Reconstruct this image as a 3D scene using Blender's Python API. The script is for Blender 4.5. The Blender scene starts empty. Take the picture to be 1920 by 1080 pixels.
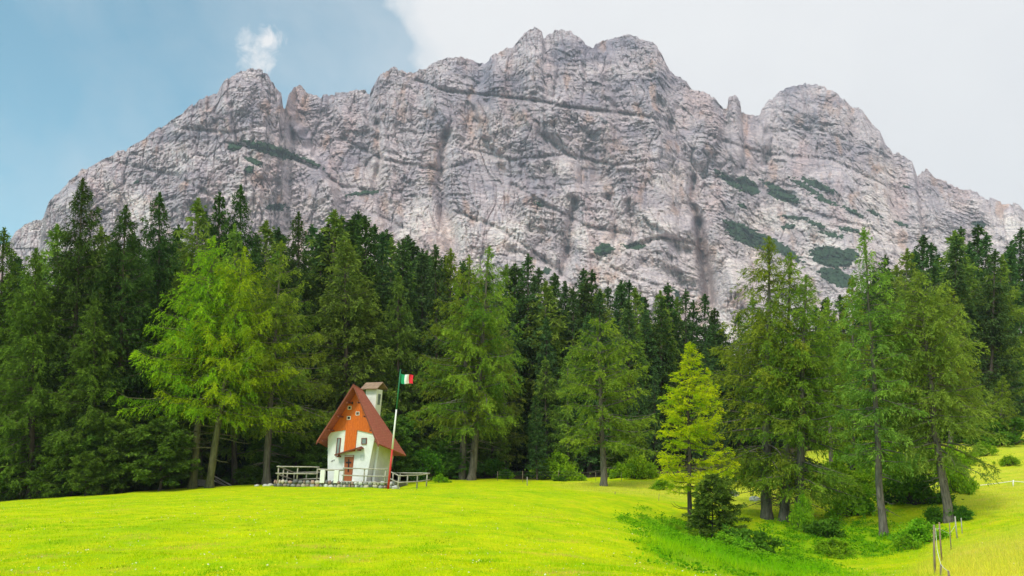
import bpy, math, random
import numpy as np

S = bpy.context.scene
COL = S.collection
R = math.radians

# ------------------------------------------------------------------ camera, sky, sun, exposure
FPX, PITCH, EYE = 1500.0, R(12.6), 1.7          # focal length in pixels of a 1920 wide picture
cam = bpy.data.cameras.new('camera'); cam.lens = 36.0 * FPX / 1920.0; cam.sensor_width = 36
cam.clip_start = 0.1; cam.clip_end = 20000
camo = bpy.data.objects.new('camera', cam); COL.objects.link(camo)
camo.location = (0, 0, EYE); camo.rotation_euler = (R(90) + PITCH, 0, 0)
S.camera = camo
S.view_settings.view_transform = 'Standard'; S.view_settings.look = 'None'
S.view_settings.gamma = 1; S.view_settings.exposure = 1.0
SUN_EL, SUN_AZ = R(50), R(212)                  # azimuth clockwise from +Y (view direction)

W = bpy.data.worlds.new('World'); S.world = W; W.use_nodes = True
nt = W.node_tree; N = nt.nodes; L = nt.links
for n in list(N): N.remove(n)
out = N.new('ShaderNodeOutputWorld'); bg = N.new('ShaderNodeBackground'); bg.inputs[1].default_value = 0.05
L.new(bg.outputs[0], out.inputs[0])
sky = N.new('ShaderNodeTexSky'); sky.sky_type = 'NISHITA'; sky.sun_disc = False
sky.sun_elevation = SUN_EL; sky.sun_rotation = SUN_AZ; sky.altitude = 1500; sky.air_density = 1.0; sky.dust_density = 1.6; sky.ozone_density = 1.2
tc = N.new('ShaderNodeTexCoord')
nrm = N.new('ShaderNodeVectorMath'); nrm.operation = 'NORMALIZE'; L.new(tc.outputs['Generated'], nrm.inputs[0])
sep = N.new('ShaderNodeSeparateXYZ'); L.new(nrm.outputs[0], sep.inputs[0])
def M_(op, a, b=None, c=None, nodes=N, links=L):
    m = nodes.new('ShaderNodeMath'); m.operation = op
    for i, v in enumerate((a, b, c)):
        if v is None: continue
        if isinstance(v, (int, float)): m.inputs[i].default_value = v
        else: links.new(v, m.inputs[i])
    return m.outputs[0]
def ramp_(fac, stops, nodes=N, links=L):
    r = nodes.new('ShaderNodeValToRGB'); e = r.color_ramp.elements
    while len(e) < len(stops): e.new(0.5)
    for i, (p, c) in enumerate(stops):
        e[i].position = p; e[i].color = (c[0], c[1], c[2], 1) if not isinstance(c, (int, float)) else (c, c, c, 1)
    links.new(fac, r.inputs[0]); return r.outputs[0]
def noise_(vec, scale, detail=5, rough=0.55, dist=0, nodes=N, links=L):
    n = nodes.new('ShaderNodeTexNoise'); n.inputs['Scale'].default_value = scale; n.inputs['Detail'].default_value = detail
    n.inputs['Roughness'].default_value = rough; n.inputs['Distortion'].default_value = dist
    if vec is not None: links.new(vec, n.inputs['Vector'])
    return n.outputs['Fac']
def mix_(fac, a, b, nodes=N, links=L, mode='MIX'):
    m = nodes.new('ShaderNodeMix'); m.data_type = 'RGBA'; m.blend_type = mode
    for i, v in ((0, fac), (6, a), (7, b)):
        if isinstance(v, (int, float)): m.inputs[i].default_value = v
        elif isinstance(v, tuple): m.inputs[i].default_value = (*v, 1)
        else: links.new(v, m.inputs[i])
    return m.outputs[2]
# the big cloud bank lies over the right of the view: its edge is a plane through the zenith area, made ragged with noise
n1 = noise_(nrm.outputs[0], 5.0, 7, 0.6)
def _dv(px, py):
    u, v = px - 960, 540 - py; y = FPX * math.cos(PITCH) - v * math.sin(PITCH); z = FPX * math.sin(PITCH) + v * math.cos(PITCH); l = math.sqrt(u * u + y * y + z * z); return u / l, z / l
BANK = .5 - 6.0 * (_dv(778, 60)[0] + .28 * _dv(778, 60)[1])
edge = M_('ADD', sep.outputs['X'], M_('MULTIPLY', sep.outputs['Z'], 0.28))
edge = M_('ADD', edge, M_('MULTIPLY', M_('SUBTRACT', n1, 0.5), 0.085))
edge = M_('ADD', edge, M_('MULTIPLY', M_('SUBTRACT', noise_(nrm.outputs[0], 26, 6, 0.6), 0.5), 0.06))
bank = ramp_(M_('MULTIPLY_ADD', edge, 6.0, BANK), [(0.38, 0), (0.50, .72), (0.66, 1)])
# thin veil everywhere, thicker towards the bank
vn = M_('ADD', noise_(nrm.outputs[0], 3.2, 8, 0.62, 0.4), M_('MULTIPLY', sep.outputs['X'], 0.5))
veil = ramp_(vn, [(0.20, 0.0), (0.62, 0.5)])
# one small puff above the left peak
def dirvec(px, py):
    u, v = px - 960, 540 - py
    y = FPX * math.cos(PITCH) - v * math.sin(PITCH); z = FPX * math.sin(PITCH) + v * math.cos(PITCH)
    l = math.sqrt(u * u + y * y + z * z); return (u / l, y / l, z / l)
def puff(px, py, rad, gain, nscale):
    d = N.new('ShaderNodeVectorMath'); d.operation = 'DISTANCE'; L.new(nrm.outputs[0], d.inputs[0]); d.inputs[1].default_value = dirvec(px, py)
    q = M_('SUBTRACT', 1.0, M_('DIVIDE', d.outputs['Value'], rad))
    q = M_('ADD', q, M_('MULTIPLY', M_('SUBTRACT', noise_(nrm.outputs[0], nscale, 8, 0.68, .6), 0.48), 3.2))
    return ramp_(M_('MULTIPLY', q, gain), [(0.02, 0), (0.75, 1)])
p1 = puff(503, 76, 0.017, .8, 52); p2 = puff(482, 106, 0.024, .72, 46); p3 = puff(464, 70, 0.014, .5, 52)
cl = M_('MAXIMUM', M_('MAXIMUM', p1, p2), M_('MAXIMUM', bank, p3))
cl = M_('MINIMUM', M_('ADD', cl, M_('MULTIPLY', veil, M_('SUBTRACT', 1.0, cl))), 1.0)
shade = ramp_(noise_(nrm.outputs[0], 2.3, 6, 0.6), [(0.3, (8.9, 8.95, 9.2)), (0.7, (10.0, 10.0, 10.0))])
# 'shade' is the radiance of the cloud before the background strength
skyt = mix_(1.0, sky.outputs[0], (1.7, 2.6, 2.1), mode='MULTIPLY')
L.new(mix_(cl, skyt, shade), bg.inputs[0])

sun = bpy.data.lights.new('sun', 'SUN'); sun.energy = 1.5; sun.angle = R(12); sun.color = (1.0, 0.955, 0.88)
suno = bpy.data.objects.new('sun', sun); COL.objects.link(suno)
sd = np.array((math.sin(SUN_AZ) * math.cos(SUN_EL), math.cos(SUN_AZ) * math.cos(SUN_EL), math.sin(SUN_EL)))
from mathutils import Vector, Matrix, Quaternion
suno.rotation_euler = Vector(sd).to_track_quat('Z', 'Y').to_euler(); suno.location = (60, -60, 120)

# ------------------------------------------------------------------ helpers
def ratio(px, py):
    """direction of a picture point as (x/y, z/y); works on arrays"""
    u = np.asarray(px, float) - 960; v = 540 - np.asarray(py, float)
    y = FPX * math.cos(PITCH) - v * math.sin(PITCH); z = FPX * math.sin(PITCH) + v * math.cos(PITCH)
    return u / y, z / y
def at(px, py, Y):
    a, r = ratio(px, py); return Vector((float(a) * Y, Y, EYE + float(r) * Y))
rng0 = np.random.RandomState(7)
PERM = np.concatenate([rng0.permutation(256)] * 3)
ang = rng0.uniform(0, 2 * np.pi, 256); GX, GY = np.cos(ang), np.sin(ang)
def n2(x, y, seed=0):
    xi = np.floor(x).astype(np.int64); yi = np.floor(y).astype(np.int64); fx = x - xi; fy = y - yi
    u = fx * fx * fx * (fx * (fx * 6 - 15) + 10); v = fy * fy * fy * (fy * (fy * 6 - 15) + 10)
    def g(ix, iy, dx, dy):
        h = PERM[(PERM[(ix + seed * 17) & 255] + iy) & 255]; return GX[h] * dx + GY[h] * dy
    a = g(xi, yi, fx, fy); b = g(xi + 1, yi, fx - 1, fy); c = g(xi, yi + 1, fx, fy - 1); d = g(xi + 1, yi + 1, fx - 1, fy - 1)
    return ((a * (1 - u) + b * u) * (1 - v) + (c * (1 - u) + d * u) * v) * 1.5
def fbm(x, y, o=4, seed=0, ridged=False):
    s = 0; amp = 1.0; t = 0
    for i in range(o):
        n = n2(x * 2 ** i, y * 2 ** i, seed + i * 5)
        if ridged: n = 1 - 2.2 * np.abs(n)
        s = s + n * amp; t += amp; amp *= 0.5
    return s / t

def link(o, parent=None):
    COL.objects.link(o)
    if parent is not None: o.parent = parent
    return o
def tag(o, label=None, cat=None, group=None, kind=None):
    if label: o['label'] = label
    if cat: o['category'] = cat
    if group: o['group'] = group
    if kind: o['kind'] = kind
    return o
def empty(name, loc=(0, 0, 0), rot=(0, 0, 0)):
    o = bpy.data.objects.new(name, None); o.location = loc; o.rotation_euler = rot; o.empty_display_size = .3
    COL.objects.link(o); return o
def npmesh(name, V, F, mat, attrs=None, smooth=False):
    """V (n,3), F (m,k) with one k for all faces"""
    V = np.asarray(V, np.float32); F = np.asarray(F, np.int32)
    me = bpy.data.meshes.new(name); me.vertices.add(len(V)); me.vertices.foreach_set('co', V.ravel())
    k = F.shape[1]; me.loops.add(F.size); me.loops.foreach_set('vertex_index', F.ravel())
    me.polygons.add(len(F)); me.polygons.foreach_set('loop_start', np.arange(0, F.size, k, dtype=np.int32))
    if smooth: me.polygons.foreach_set('use_smooth', np.ones(len(F), bool))
    me.update(calc_edges=True)
    for an, av in (attrs or {}).items():
        if np.ndim(av) == 1:
            a = me.attributes.new(an, 'FLOAT', 'POINT'); a.data.foreach_set('value', np.asarray(av, np.float32))
        else:
            a = me.attributes.new(an, 'FLOAT_COLOR', 'POINT'); c = np.ones((len(V), 4), np.float32); c[:, :3] = av; a.data.foreach_set('color', c.ravel())
    me.materials.append(mat); return me

class MB:
    """collects boxes, tubes and polygons, then links them as ONE mesh object"""
    def __init__(s): s.v = []; s.f = []; s.c = []
    def add(s, vs, fs, col=None):
        b = len(s.v); s.v += [tuple(v) for v in vs]; s.f += [tuple(i + b for i in f) for f in fs]; s.c += [col or (1, 1, 1)] * len(vs)
    def box(s, c, d, rz=0, col=None):
        x, y, z = [k / 2 for k in d]; M = Matrix.Rotation(rz, 3, 'Z'); c = Vector(c)
        vs = [c + M @ Vector((sx * x, sy * y, sz * z)) for sz in (-1, 1) for sy in (-1, 1) for sx in (-1, 1)]
        s.add(vs, [(0, 2, 3, 1), (4, 5, 7, 6), (0, 1, 5, 4), (2, 6, 7, 3), (0, 4, 6, 2), (1, 3, 7, 5)], col)
    def prism(s, lo, hi, col=None):
        """lo and hi: matching rings of points, closed with caps"""
        n = len(lo); s.add(list(lo) + list(hi), [tuple(range(n))[::-1], tuple(range(n, 2 * n))] + [(i, (i + 1) % n, (i + 1) % n + n, i + n) for i in range(n)], col)
    def tube(s, pts, rad, n=8, col=None, jit=0, rnd=None):
        pts = [Vector(p) for p in pts]; vs = []; fs = []
        rad = rad if isinstance(rad, (list, tuple)) else [rad] * len(pts)
        for i, p in enumerate(pts):
            t = (pts[min(i + 1, len(pts) - 1)] - pts[max(i - 1, 0)]).normalized()
            a = t.cross(Vector((0.13, 0.97, 0.21))).normalized(); b = t.cross(a)
            for k in range(n):
                q = 2 * math.pi * k / n; rr = rad[i] * (1 + (rnd.uniform(-jit, jit) if jit else 0)); vs.append(p + a * math.cos(q) * rr + b * math.sin(q) * rr)
        m = len(pts)
        for i in range(m - 1):
            for k in range(n): fs.append((i * n + k, i * n + (k + 1) % n, (i + 1) * n + (k + 1) % n, (i + 1) * n + k))
        fs.append(tuple(range(n))[::-1]); fs.append(tuple(range((m - 1) * n, m * n))); s.add(vs, fs, col)
    def build(s, name, mat, parent=None, bevel=0, smooth=False):
        me = bpy.data.meshes.new(name); me.from_pydata(s.v, [], s.f); me.update()
        a = me.attributes.new('tone', 'FLOAT_COLOR', 'POINT'); a.data.foreach_set('color', np.array([(*c, 1) for c in s.c], np.float32).ravel())
        me.materials.append(mat); o = link(bpy.data.objects.new(name, me), parent)
        if smooth: me.polygons.foreach_set('use_smooth', np.ones(len(me.polygons), bool))
        if bevel:
            m = o.modifiers.new('bevel', 'BEVEL'); m.width = bevel; m.segments = 2; m.limit_method = 'ANGLE'
        return o

# ------------------------------------------------------------------ materials
def new_mat(name):
    m = bpy.data.materials.new(name); m.use_nodes = True; t = m.node_tree
    return m, t.nodes, t.links, t.nodes['Principled BSDF']
def bump_(h, n, l, bsdf, strength=0.4, dist=0.02):
    b = n.new('ShaderNodeBump'); b.inputs['Strength'].default_value = strength; b.inputs['Distance'].default_value = dist
    l.new(h, b.inputs['Height']); l.new(b.outputs[0], bsdf.inputs['Normal'])
def surf(name, c1, c2, scale=6, rough=0.8, stretch=(1, 1, 1), bump=0.3, bdist=0.01, spec=0.3, detail=6, tone=False):
    m, n, l, b = new_mat(name)
    tcn = n.new('ShaderNodeTexCoord'); mp = n.new('ShaderNodeMapping'); mp.inputs['Scale'].default_value = stretch; l.new(tcn.outputs['Object'], mp.inputs[0])
    f = noise_(mp.outputs[0], scale, detail, 0.65, nodes=n, links=l)
    c = ramp_(f, [(0.3, c1), (0.7, c2)], n, l)
    if tone:
        a = n.new('ShaderNodeAttribute'); a.attribute_name = 'tone'; c = mix_(1.0, c, a.outputs['Color'], n, l, 'MULTIPLY')
    l.new(c, b.inputs['Base Color']); b.inputs['Roughness'].default_value = rough; b.inputs['Specular IOR Level'].default_value = spec
    if bump: bump_(noise_(mp.outputs[0], scale * 3, 4, 0.6, nodes=n, links=l), n, l, b, bump, bdist)
    return m
M = {}
M['plaster'] = surf('white_plaster', (.66, .67, .60), (.84, .84, .78), 1.3, .9, bump=.5, bdist=.02)
M['clad'] = surf('orange_boards', (.50, .085, .007), (.76, .18, .013), 5, .55, (6, 6, .7), .5, .01)
M['brown'] = surf('brown_stained_wood', (.14, .04, .022), (.26, .07, .038), 6, .6, (4, 4, 1), .4)
M['door'] = surf('red_brown_door', (.26, .065, .02), (.38, .11, .03), 5, .5, (6, 6, .7), .4)
M['iron'] = surf('black_iron', (.012, .010, .010), (.03, .025, .022), 9, .5)
M['glass'] = surf('dull_pane', (.10, .12, .13), (.24, .27, .27), 2, .12, bump=0, spec=.6)
M['roof2'] = surf('rusty_sheet', (.20, .13, .085), (.36, .24, .16), 2.5, .7, (1, 1, 1), .4)
M['rail'] = surf('weathered_pole', (.28, .25, .19), (.50, .47, .38), 5, .9, (1, 1, 1), .5)
M['white'] = surf('white_paint', (.72, .72, .66), (.82, .82, .76), 4, .7)
M['red'] = surf('red_paint', (.50, .03, .025), (.62, .05, .04), 4, .5)
M['green'] = surf('green_paint', (.015, .14, .06), (.03, .20, .09), 4, .5)
M['plank'] = surf('grey_planks', (.12, .12, .11), (.30, .29, .27), 5, .9, (1, 8, 1), .4)
M['plaque'] = surf('grey_plaque', (.55, .56, .52), (.68, .68, .62), 5, .5)
M['stone'] = surf('field_stones', (.55, .55, .52), (1, 1, 1), 5, .9, bump=.6, bdist=.03, tone=True)
M['mortar'] = surf('dark_mortar', (.10, .10, .085), (.20, .19, .16), 7, .95, bump=.6, bdist=.02)
M['post'] = surf('weathered_post', (.16, .12, .08), (.34, .27, .18), 8, .9, (3, 3, .6), .5)
M['tape'] = surf('white_tape', (.72, .72, .66), (.8, .8, .74), 8, .6, bump=0)
M['wire'] = surf('dark_wire', (.10, .10, .09), (.16, .16, .14), 8, .6, bump=0)
def roof_mat():
    m, n, l, b = new_mat('red_shingle_roof')
    tcn = n.new('ShaderNodeTexCoord'); mp = n.new('ShaderNodeMapping'); l.new(tcn.outputs['Object'], mp.inputs[0])
    sp = n.new('ShaderNodeSeparateXYZ'); l.new(tcn.outputs['Object'], sp.inputs[0])
    cv = n.new('ShaderNodeCombineXYZ'); l.new(sp.outputs['Y'], cv.inputs[0]); l.new(sp.outputs['Z'], cv.inputs[1])
    br = n.new('ShaderNodeTexBrick'); l.new(cv.outputs[0], br.inputs['Vector']); br.inputs['Scale'].default_value = 1.0
    br.inputs['Brick Width'].default_value = .22; br.inputs['Row Height'].default_value = .13; br.inputs['Mortar Size'].default_value = .012
    br.inputs['Color1'].default_value = (.42, .11, .075, 1); br.inputs['Color2'].default_value = (.50, .15, .10, 1); br.inputs['Mortar'].default_value = (.30, .075, .05, 1)
    f = noise_(mp.outputs[0], 1.6, 6, .65, nodes=n, links=l)
    c = mix_(ramp_(f, [(.35, 0.0), (.75, .7)], n, l), br.outputs[0], (.40, .15, .09), n, l)
    l.new(c, b.inputs['Base Color']); b.inputs['Roughness'].default_value = .85; b.inputs['Specular IOR Level'].default_value = .25
    bump_(br.outputs['Fac'], n, l, b, -.5, .02); return m
M['roof'] = roof_mat()

def leaf_mat(name, lo, hi, trans=0.35, var=0.12):
    m = bpy.data.materials.new(name); m.use_nodes = True; n = m.node_tree.nodes; l = m.node_tree.links
    for q in list(n): n.remove(q)
    o = n.new('ShaderNodeOutputMaterial'); a = n.new('ShaderNodeAttribute'); a.attribute_name = 'tint'
    c = ramp_(a.outputs['Fac'], [(0.0, lo), (0.55, tuple((x + y) / 2 * .95 for x, y in zip(lo, hi))), (1.0, hi)], n, l)
    oi = n.new('ShaderNodeObjectInfo'); hs = n.new('ShaderNodeHueSaturation'); l.new(c, hs.inputs['Color'])
    l.new(M_('MULTIPLY_ADD', oi.outputs['Random'], .035, .4825, n, l), hs.inputs['Hue'])
    l.new(M_('MULTIPLY_ADD', oi.outputs['Random'], var * 2, 1 - var, n, l), hs.inputs['Value'])
    d = n.new('ShaderNodeBsdfDiffuse'); t = n.new('ShaderNodeBsdfTranslucent'); mx = n.new('ShaderNodeMixShader'); mx.inputs[0].default_value = trans
    l.new(hs.outputs[0], d.inputs[0]); l.new(hs.outputs[0], t.inputs[0]); l.new(d.outputs[0], mx.inputs[1]); l.new(t.outputs[0], mx.inputs[2]); l.new(mx.outputs[0], o.inputs[0])
    return m
M['larch_bright'] = leaf_mat('larch_needles_bright', (.10, .27, .015), (.46, .64, .016))
M['larch'] = leaf_mat('larch_needles', (.085, .18, .022), (.33, .42, .035))
M['larch_soft'] = leaf_mat('larch_needles_soft', (.10, .19, .030), (.32, .43, .055))
M['larch_gold'] = leaf_mat('larch_needles_gold', (.26, .48, .010), (.80, .80, .014), .5)
M['spruce'] = leaf_mat('spruce_needles', (.045, .10, .014), (.20, .34, .040), .3)
M['spruce_dark'] = leaf_mat('spruce_needles_dark', (.022, .052, .014), (.092, .165, .030), .2)
M['spruce_olive'] = leaf_mat('spruce_needles_olive', (.045, .10, .016), (.22, .32, .045), .2)
M['spruce_blue'] = leaf_mat('spruce_needles_blue', (.030, .070, .024), (.105, .195, .050), .2)
M['shrub'] = leaf_mat('shrub_leaves', (.10, .28, .010), (.46, .70, .03))
M['shrub_dark'] = leaf_mat('shrub_leaves_dark', (.045, .13, .012), (.20, .38, .03))
M['weed'] = leaf_mat('weed_leaves', (.06, .24, .006), (.26, .56, .010), .4, 0)
M['scrub'] = leaf_mat('dwarf_pine', (.025, .055, .030), (.055, .105, .050), .1, 0)
def bark(name, lo, hi):
    return surf(name, lo, hi, 3.0, .95, (2.5, 2.5, .5), .9, .05, .2)
M['bark'] = bark('larch_bark', (.055, .050, .040), (.22, .19, .15))
M['bark_dark'] = bark('spruce_bark', (.04, .032, .025), (.14, .11, .09))
M['bark_mossy'] = bark('mossy_bark', (.055, .06, .025), (.20, .19, .09))

def ground_mat():
    m, n, l, b = new_mat('meadow_ground')
    g = n.new('ShaderNodeNewGeometry'); a = n.new('ShaderNodeAttribute'); a.attribute_name = 'zone'
    sp = n.new('ShaderNodeSeparateColor'); l.new(a.outputs['Color'], sp.inputs[0])
    P = g.outputs['Position']
    big = noise_(P, .16, 5, .6, nodes=n, links=l); mid = noise_(P, 1.1, 6, .68, nodes=n, links=l); fine = noise_(P, 9, 5, .7, nodes=n, links=l)
    mp = n.new('ShaderNodeMapping'); l.new(P, mp.inputs[0]); mp.inputs['Scale'].default_value = (.5, 1.6, 1); streak = noise_(mp.outputs[0], .9, 7, .72, nodes=n, links=l)
    c = ramp_(mid, [(.30, (.26, .48, .003)), (.50, (.50, .60, .003)), (.70, (.68, .64, .006))], n, l)
    c = mix_(ramp_(streak, [(.52, 0), (.66, .75)], n, l), c, (.54, .50, .016), n, l)
    c = mix_(ramp_(big, [(.50, 0), (.66, .55)], n, l), c, (.22, .45, .004), n, l)
    c = mix_(ramp_(noise_(P, 1.9, 5, .7, nodes=n, links=l), [(.60, 0), (.70, .8)], n, l), c, (.12, .28, .006), n, l)
    c = mix_(ramp_(noise_(P, .75, 7, .75, nodes=n, links=l), [(.62, 0), (.72, .7)], n, l), c, (.60, .50, .10), n, l)
    c = mix_(M_('MULTIPLY', ramp_(fine, [(.35, 0), (.75, 1)], n, l), .35, nodes=n, links=l), c, (.15, .30, .006), n, l)
    dry = mix_(mid, (.50, .46, .03), (.70, .58, .14), n, l)
    c = mix_(M_('MULTIPLY', sp.outputs[0], ramp_(streak, [(.35, .35), (.6, 1)], n, l), nodes=n, links=l), c, dry, n, l)
    c = mix_(M_('MULTIPLY', sp.outputs[1], .85, nodes=n, links=l), c, mix_(fine, (.06, .20, .004), (.20, .46, .006), n, l), n, l)
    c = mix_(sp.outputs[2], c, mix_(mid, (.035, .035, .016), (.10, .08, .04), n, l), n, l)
    l.new(c, b.inputs['Base Color']); b.inputs['Roughness'].default_value = 1; b.inputs['Specular IOR Level'].default_value = .05
    hh = M_('ADD', M_('MULTIPLY', fine, .4, nodes=n, links=l), mid, nodes=n, links=l)
    bump_(hh, n, l, b, .8, .12); return m
M['ground'] = ground_mat()
def grass_mat():
    m = bpy.data.materials.new('grass_blades'); m.use_nodes = True; n = m.node_tree.nodes; l = m.node_tree.links
    for q in list(n): n.remove(q)
    o = n.new('ShaderNodeOutputMaterial'); a = n.new('ShaderNodeAttribute'); a.attribute_name = 'tone'
    d = n.new('ShaderNodeBsdfDiffuse'); t = n.new('ShaderNodeBsdfTranslucent'); mx = n.new('ShaderNodeMixShader'); mx.inputs[0].default_value = .45
    l.new(a.outputs['Color'], d.inputs[0]); l.new(a.outputs['Color'], t.inputs[0]); l.new(d.outputs[0], mx.inputs[1]); l.new(t.outputs[0], mx.inputs[2]); l.new(mx.outputs[0], o.inputs[0])
    return m
M['grass'] = grass_mat()
def rock_mat():
    m, n, l, b = new_mat('limestone')
    g = n.new('ShaderNodeNewGeometry'); P = g.outputs['Position']; a = n.new('ShaderNodeAttribute'); a.attribute_name = 'tone'
    mp = n.new('ShaderNodeMapping'); l.new(P, mp.inputs[0]); mp.inputs['Scale'].default_value = (.35, .35, 1.5); mp.inputs['Rotation'].default_value = (0, .12, 0)
    s1 = noise_(mp.outputs[0], .055, 9, .72, 1.2, nodes=n, links=l); s2 = noise_(P, .03, 8, .7, .6, nodes=n, links=l)
    c = mix_(1.0, a.outputs['Color'], ramp_(s1, [(.35, (.60, .60, .64)), (.5, (.95, .94, .95)), (.66, (1.15, 1.14, 1.10))], n, l), n, l, 'MULTIPLY')
    c = mix_(1.0, c, ramp_(s2, [(.35, (.84, .83, .86)), (.65, (1.10, 1.07, 1.03))], n, l), n, l, 'MULTIPLY')
    v = n.new('ShaderNodeTexVoronoi'); v.feature = 'DISTANCE_TO_EDGE'; v.inputs['Scale'].default_value = .085
    wp = n.new('ShaderNodeVectorMath'); wp.operation = 'ADD'; nz = n.new('ShaderNodeTexNoise'); nz.inputs['Scale'].default_value = .05; nz.inputs['Detail'].default_value = 5; l.new(P, nz.inputs['Vector'])
    sc = n.new('ShaderNodeVectorMath'); sc.operation = 'SCALE'; sc.inputs['Scale'].default_value = 26; l.new(nz.outputs['Color'], sc.inputs[0]); l.new(mp.outputs[0], wp.inputs[0]); l.new(sc.outputs[0], wp.inputs[1]); l.new(wp.outputs[0], v.inputs['Vector'])
    v2 = n.new('ShaderNodeTexVoronoi'); v2.feature = 'DISTANCE_TO_EDGE'; v2.inputs['Scale'].default_value = .22; l.new(wp.outputs[0], v2.inputs['Vector'])
    crack2 = ramp_(v2.outputs['Distance'], [(0.0, (.50, .50, .55)), (.09, (1, 1, 1))], n, l)
    s3 = noise_(mp.outputs[0], .30, 5, .7, .5, nodes=n, links=l)
    crack = ramp_(v.outputs['Distance'], [(0.0, (.5, .5, .55)), (.05, (1, 1, 1))], n, l)
    c = mix_(.7, c, crack, n, l, 'MULTIPLY'); c = mix_(ramp_(s2, [(.45, 0), (.6, .75)], n, l), c, mix_(1.0, c, crack2, n, l, 'MULTIPLY'), n, l)
    c = mix_(1.0, c, ramp_(s3, [(.32, (.76, .76, .79)), (.5, (1, 1, 1)), (.66, (1.12, 1.11, 1.10))], n, l), n, l, 'MULTIPLY')
    l.new(c, b.inputs['Base Color']); b.inputs['Roughness'].default_value = .95; b.inputs['Specular IOR Level'].default_value = .1
    hh = M_('ADD', M_('MULTIPLY', s1, 2.0, nodes=n, links=l), M_('ADD', s2, M_('MULTIPLY', ramp_(v.outputs['Distance'], [(0, 0), (.12, 1)], n, l), .6, nodes=n, links=l), nodes=n, links=l), nodes=n, links=l)
    hh = M_('ADD', hh, M_('MULTIPLY', s3, .9, nodes=n, links=l), nodes=n, links=l); bump_(hh, n, l, b, .8, 4.0); return m
M['rock'] = rock_mat()

# ------------------------------------------------------------------ terrain
CP = np.array([
 (0,0,0),(-25,5,-.1),(25,4,-1.2),(-8.5,14,-.07),(-2.1,13,.0),(3.2,14,-.15),(-20,25,-.05),(-5,30,.1),(3,26,-.2),(-30,40,-.45),(-36,58,-.66),(-24.5,63,.08),(-13.5,61.5,.27),
 (-9,60,.12),(-12,50,.15),(-4,72,.57),(3,70,.42),(7.1,64,.22),(12,74,.7),(4,48,-.05),(8,52,-.35),(9.75,46,-1.54),(9.4,42.5,-2.0),(5.5,36,-.75),(15.85,52,-1.45),(16.45,50.5,-1.72),(20.2,46,-2.05),
 (23.8,46,-1.37),(18,60,-.35),(28,68,.9),(37.3,60,.6),(30,52,-.2),(25.9,42,-.92),(12.1,24,-1.25),(16,24,-1.0),(22,32,-.95),(12.3,36,-2.6),(15.5,42,-2.7),(8.8,26,-1.65),(6,20,-1.0),(9,16,-1.1),
 (46,75,3.1),(62,92,6.0),(-60,60,-1.5),(-50,85,0),(-10,90,1.2),(20,95,2.0),(0,130,3),(-70,130,2),(70,140,9),(60,50,1.0),(50,30,0),(-60,20,-1)], float)
def _k(d2): return np.where(d2 > 0, d2 * np.log(np.maximum(d2, 1e-12)) * .5, 0)
_n = len(CP); _A = np.zeros((_n + 3, _n + 3)); _d = ((CP[:, None, :2] - CP[None, :, :2]) ** 2).sum(-1)
_A[:_n, :_n] = _k(_d) + np.eye(_n) * 2.0; _A[:_n, _n:] = np.c_[np.ones(_n), CP[:, :2]]; _A[_n:, :_n] = _A[:_n, _n:].T
_w = np.linalg.solve(_A, np.r_[CP[:, 2], 0, 0, 0])
def ground(x, y):
    x = np.atleast_1d(np.asarray(x, float)); y = np.atleast_1d(np.asarray(y, float))
    cx = np.clip(x, -80, 80); cy = np.clip(y, -10, 150); z = _w[_n] + _w[_n + 1] * cx + _w[_n + 2] * cy
    for i in range(_n): z = z + _w[i] * _k((cx - CP[i, 0]) ** 2 + (cy - CP[i, 1]) ** 2)
    z = z + .06 * n2(x * .35, y * .35, 3) + .03 * n2(x * 1.1, y * 1.1, 4)
    far = np.clip((y - 150) / 700, 0, 1); return z + far * 60 + np.clip((y - 150) / 100, 0, 1) * 3 * n2(x * .01, y * .01, 5)
def g1(x, y): return float(ground(x, y)[0])
def sm(x, a, b):
    t = np.clip((x - a) / (b - a), 0, 1); return t * t * (3 - 2 * t)
def edgeY(x):  # distance of the meadow's far edge
    return np.interp(x, [-80, -36, -24, -14, -4, 3, 12, 20, 30, 46, 80], [54, 58.5, 64, 68, 73.5, 74, 77, 80, 90, 105, 120])
def zones(x, y):
    px = x / np.maximum(y, 1) * FPX
    wob = 2.0 * n2(x * .2, y * .2, 8)
    dry = sm(x - (.50 * y) + wob * .5, -1.2, 1.0) * (1 - sm(y, 34, 44)) * .95
    dry = np.maximum(dry, .55 * sm(x, 2, 6) * sm(y + wob, 53, 58) * (1 - sm(y, 68, 72)))
    dry = np.maximum(dry, .5 * sm(x, 24, 30) * sm(y, 40, 46))
    dd = np.hypot((x - 9.0 - .06 * (y - 38)) / 4.3, (y - 36 + (x - 9.0) * .35) / 13.0) + .25 * n2(x * .6, y * .6, 9)
    qr = x / np.maximum(y, 1) + .022 * n2(x * .5, y * .4, 12)
    lush = np.maximum(1 - sm(dd, .55, 1.1), .8 * sm(qr, .125, .185) * (1 - sm(qr, .33, .40)) * sm(y, 17, 23) * (1 - sm(y, 42, 48)))
    lush = np.maximum(lush, (1 - sm(np.hypot((x - 18) / 5, (y - 46) / 7), .5, 1.1)) * .7)
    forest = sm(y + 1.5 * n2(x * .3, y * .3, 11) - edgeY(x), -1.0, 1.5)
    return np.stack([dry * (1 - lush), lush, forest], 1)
def spaced(lo, hi, core, step, grow=1.12):
    c = list(np.arange(-core, core + step, step)); s = step; v = c[-1]
    while v < hi: s *= grow; v += s; c.append(v)
    s = step; v = c[0]
    while v > lo: s *= grow; v -= s; c.insert(0, v)
    return np.array(c)
gx = spaced(-2900, 2900, 48, .4); gx = gx[np.abs(gx) < 3250]; gy = spaced(-300, 2300, 50, .4) + 42; gy = gy[(gy > -340) & (gy < 2640)]
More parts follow.
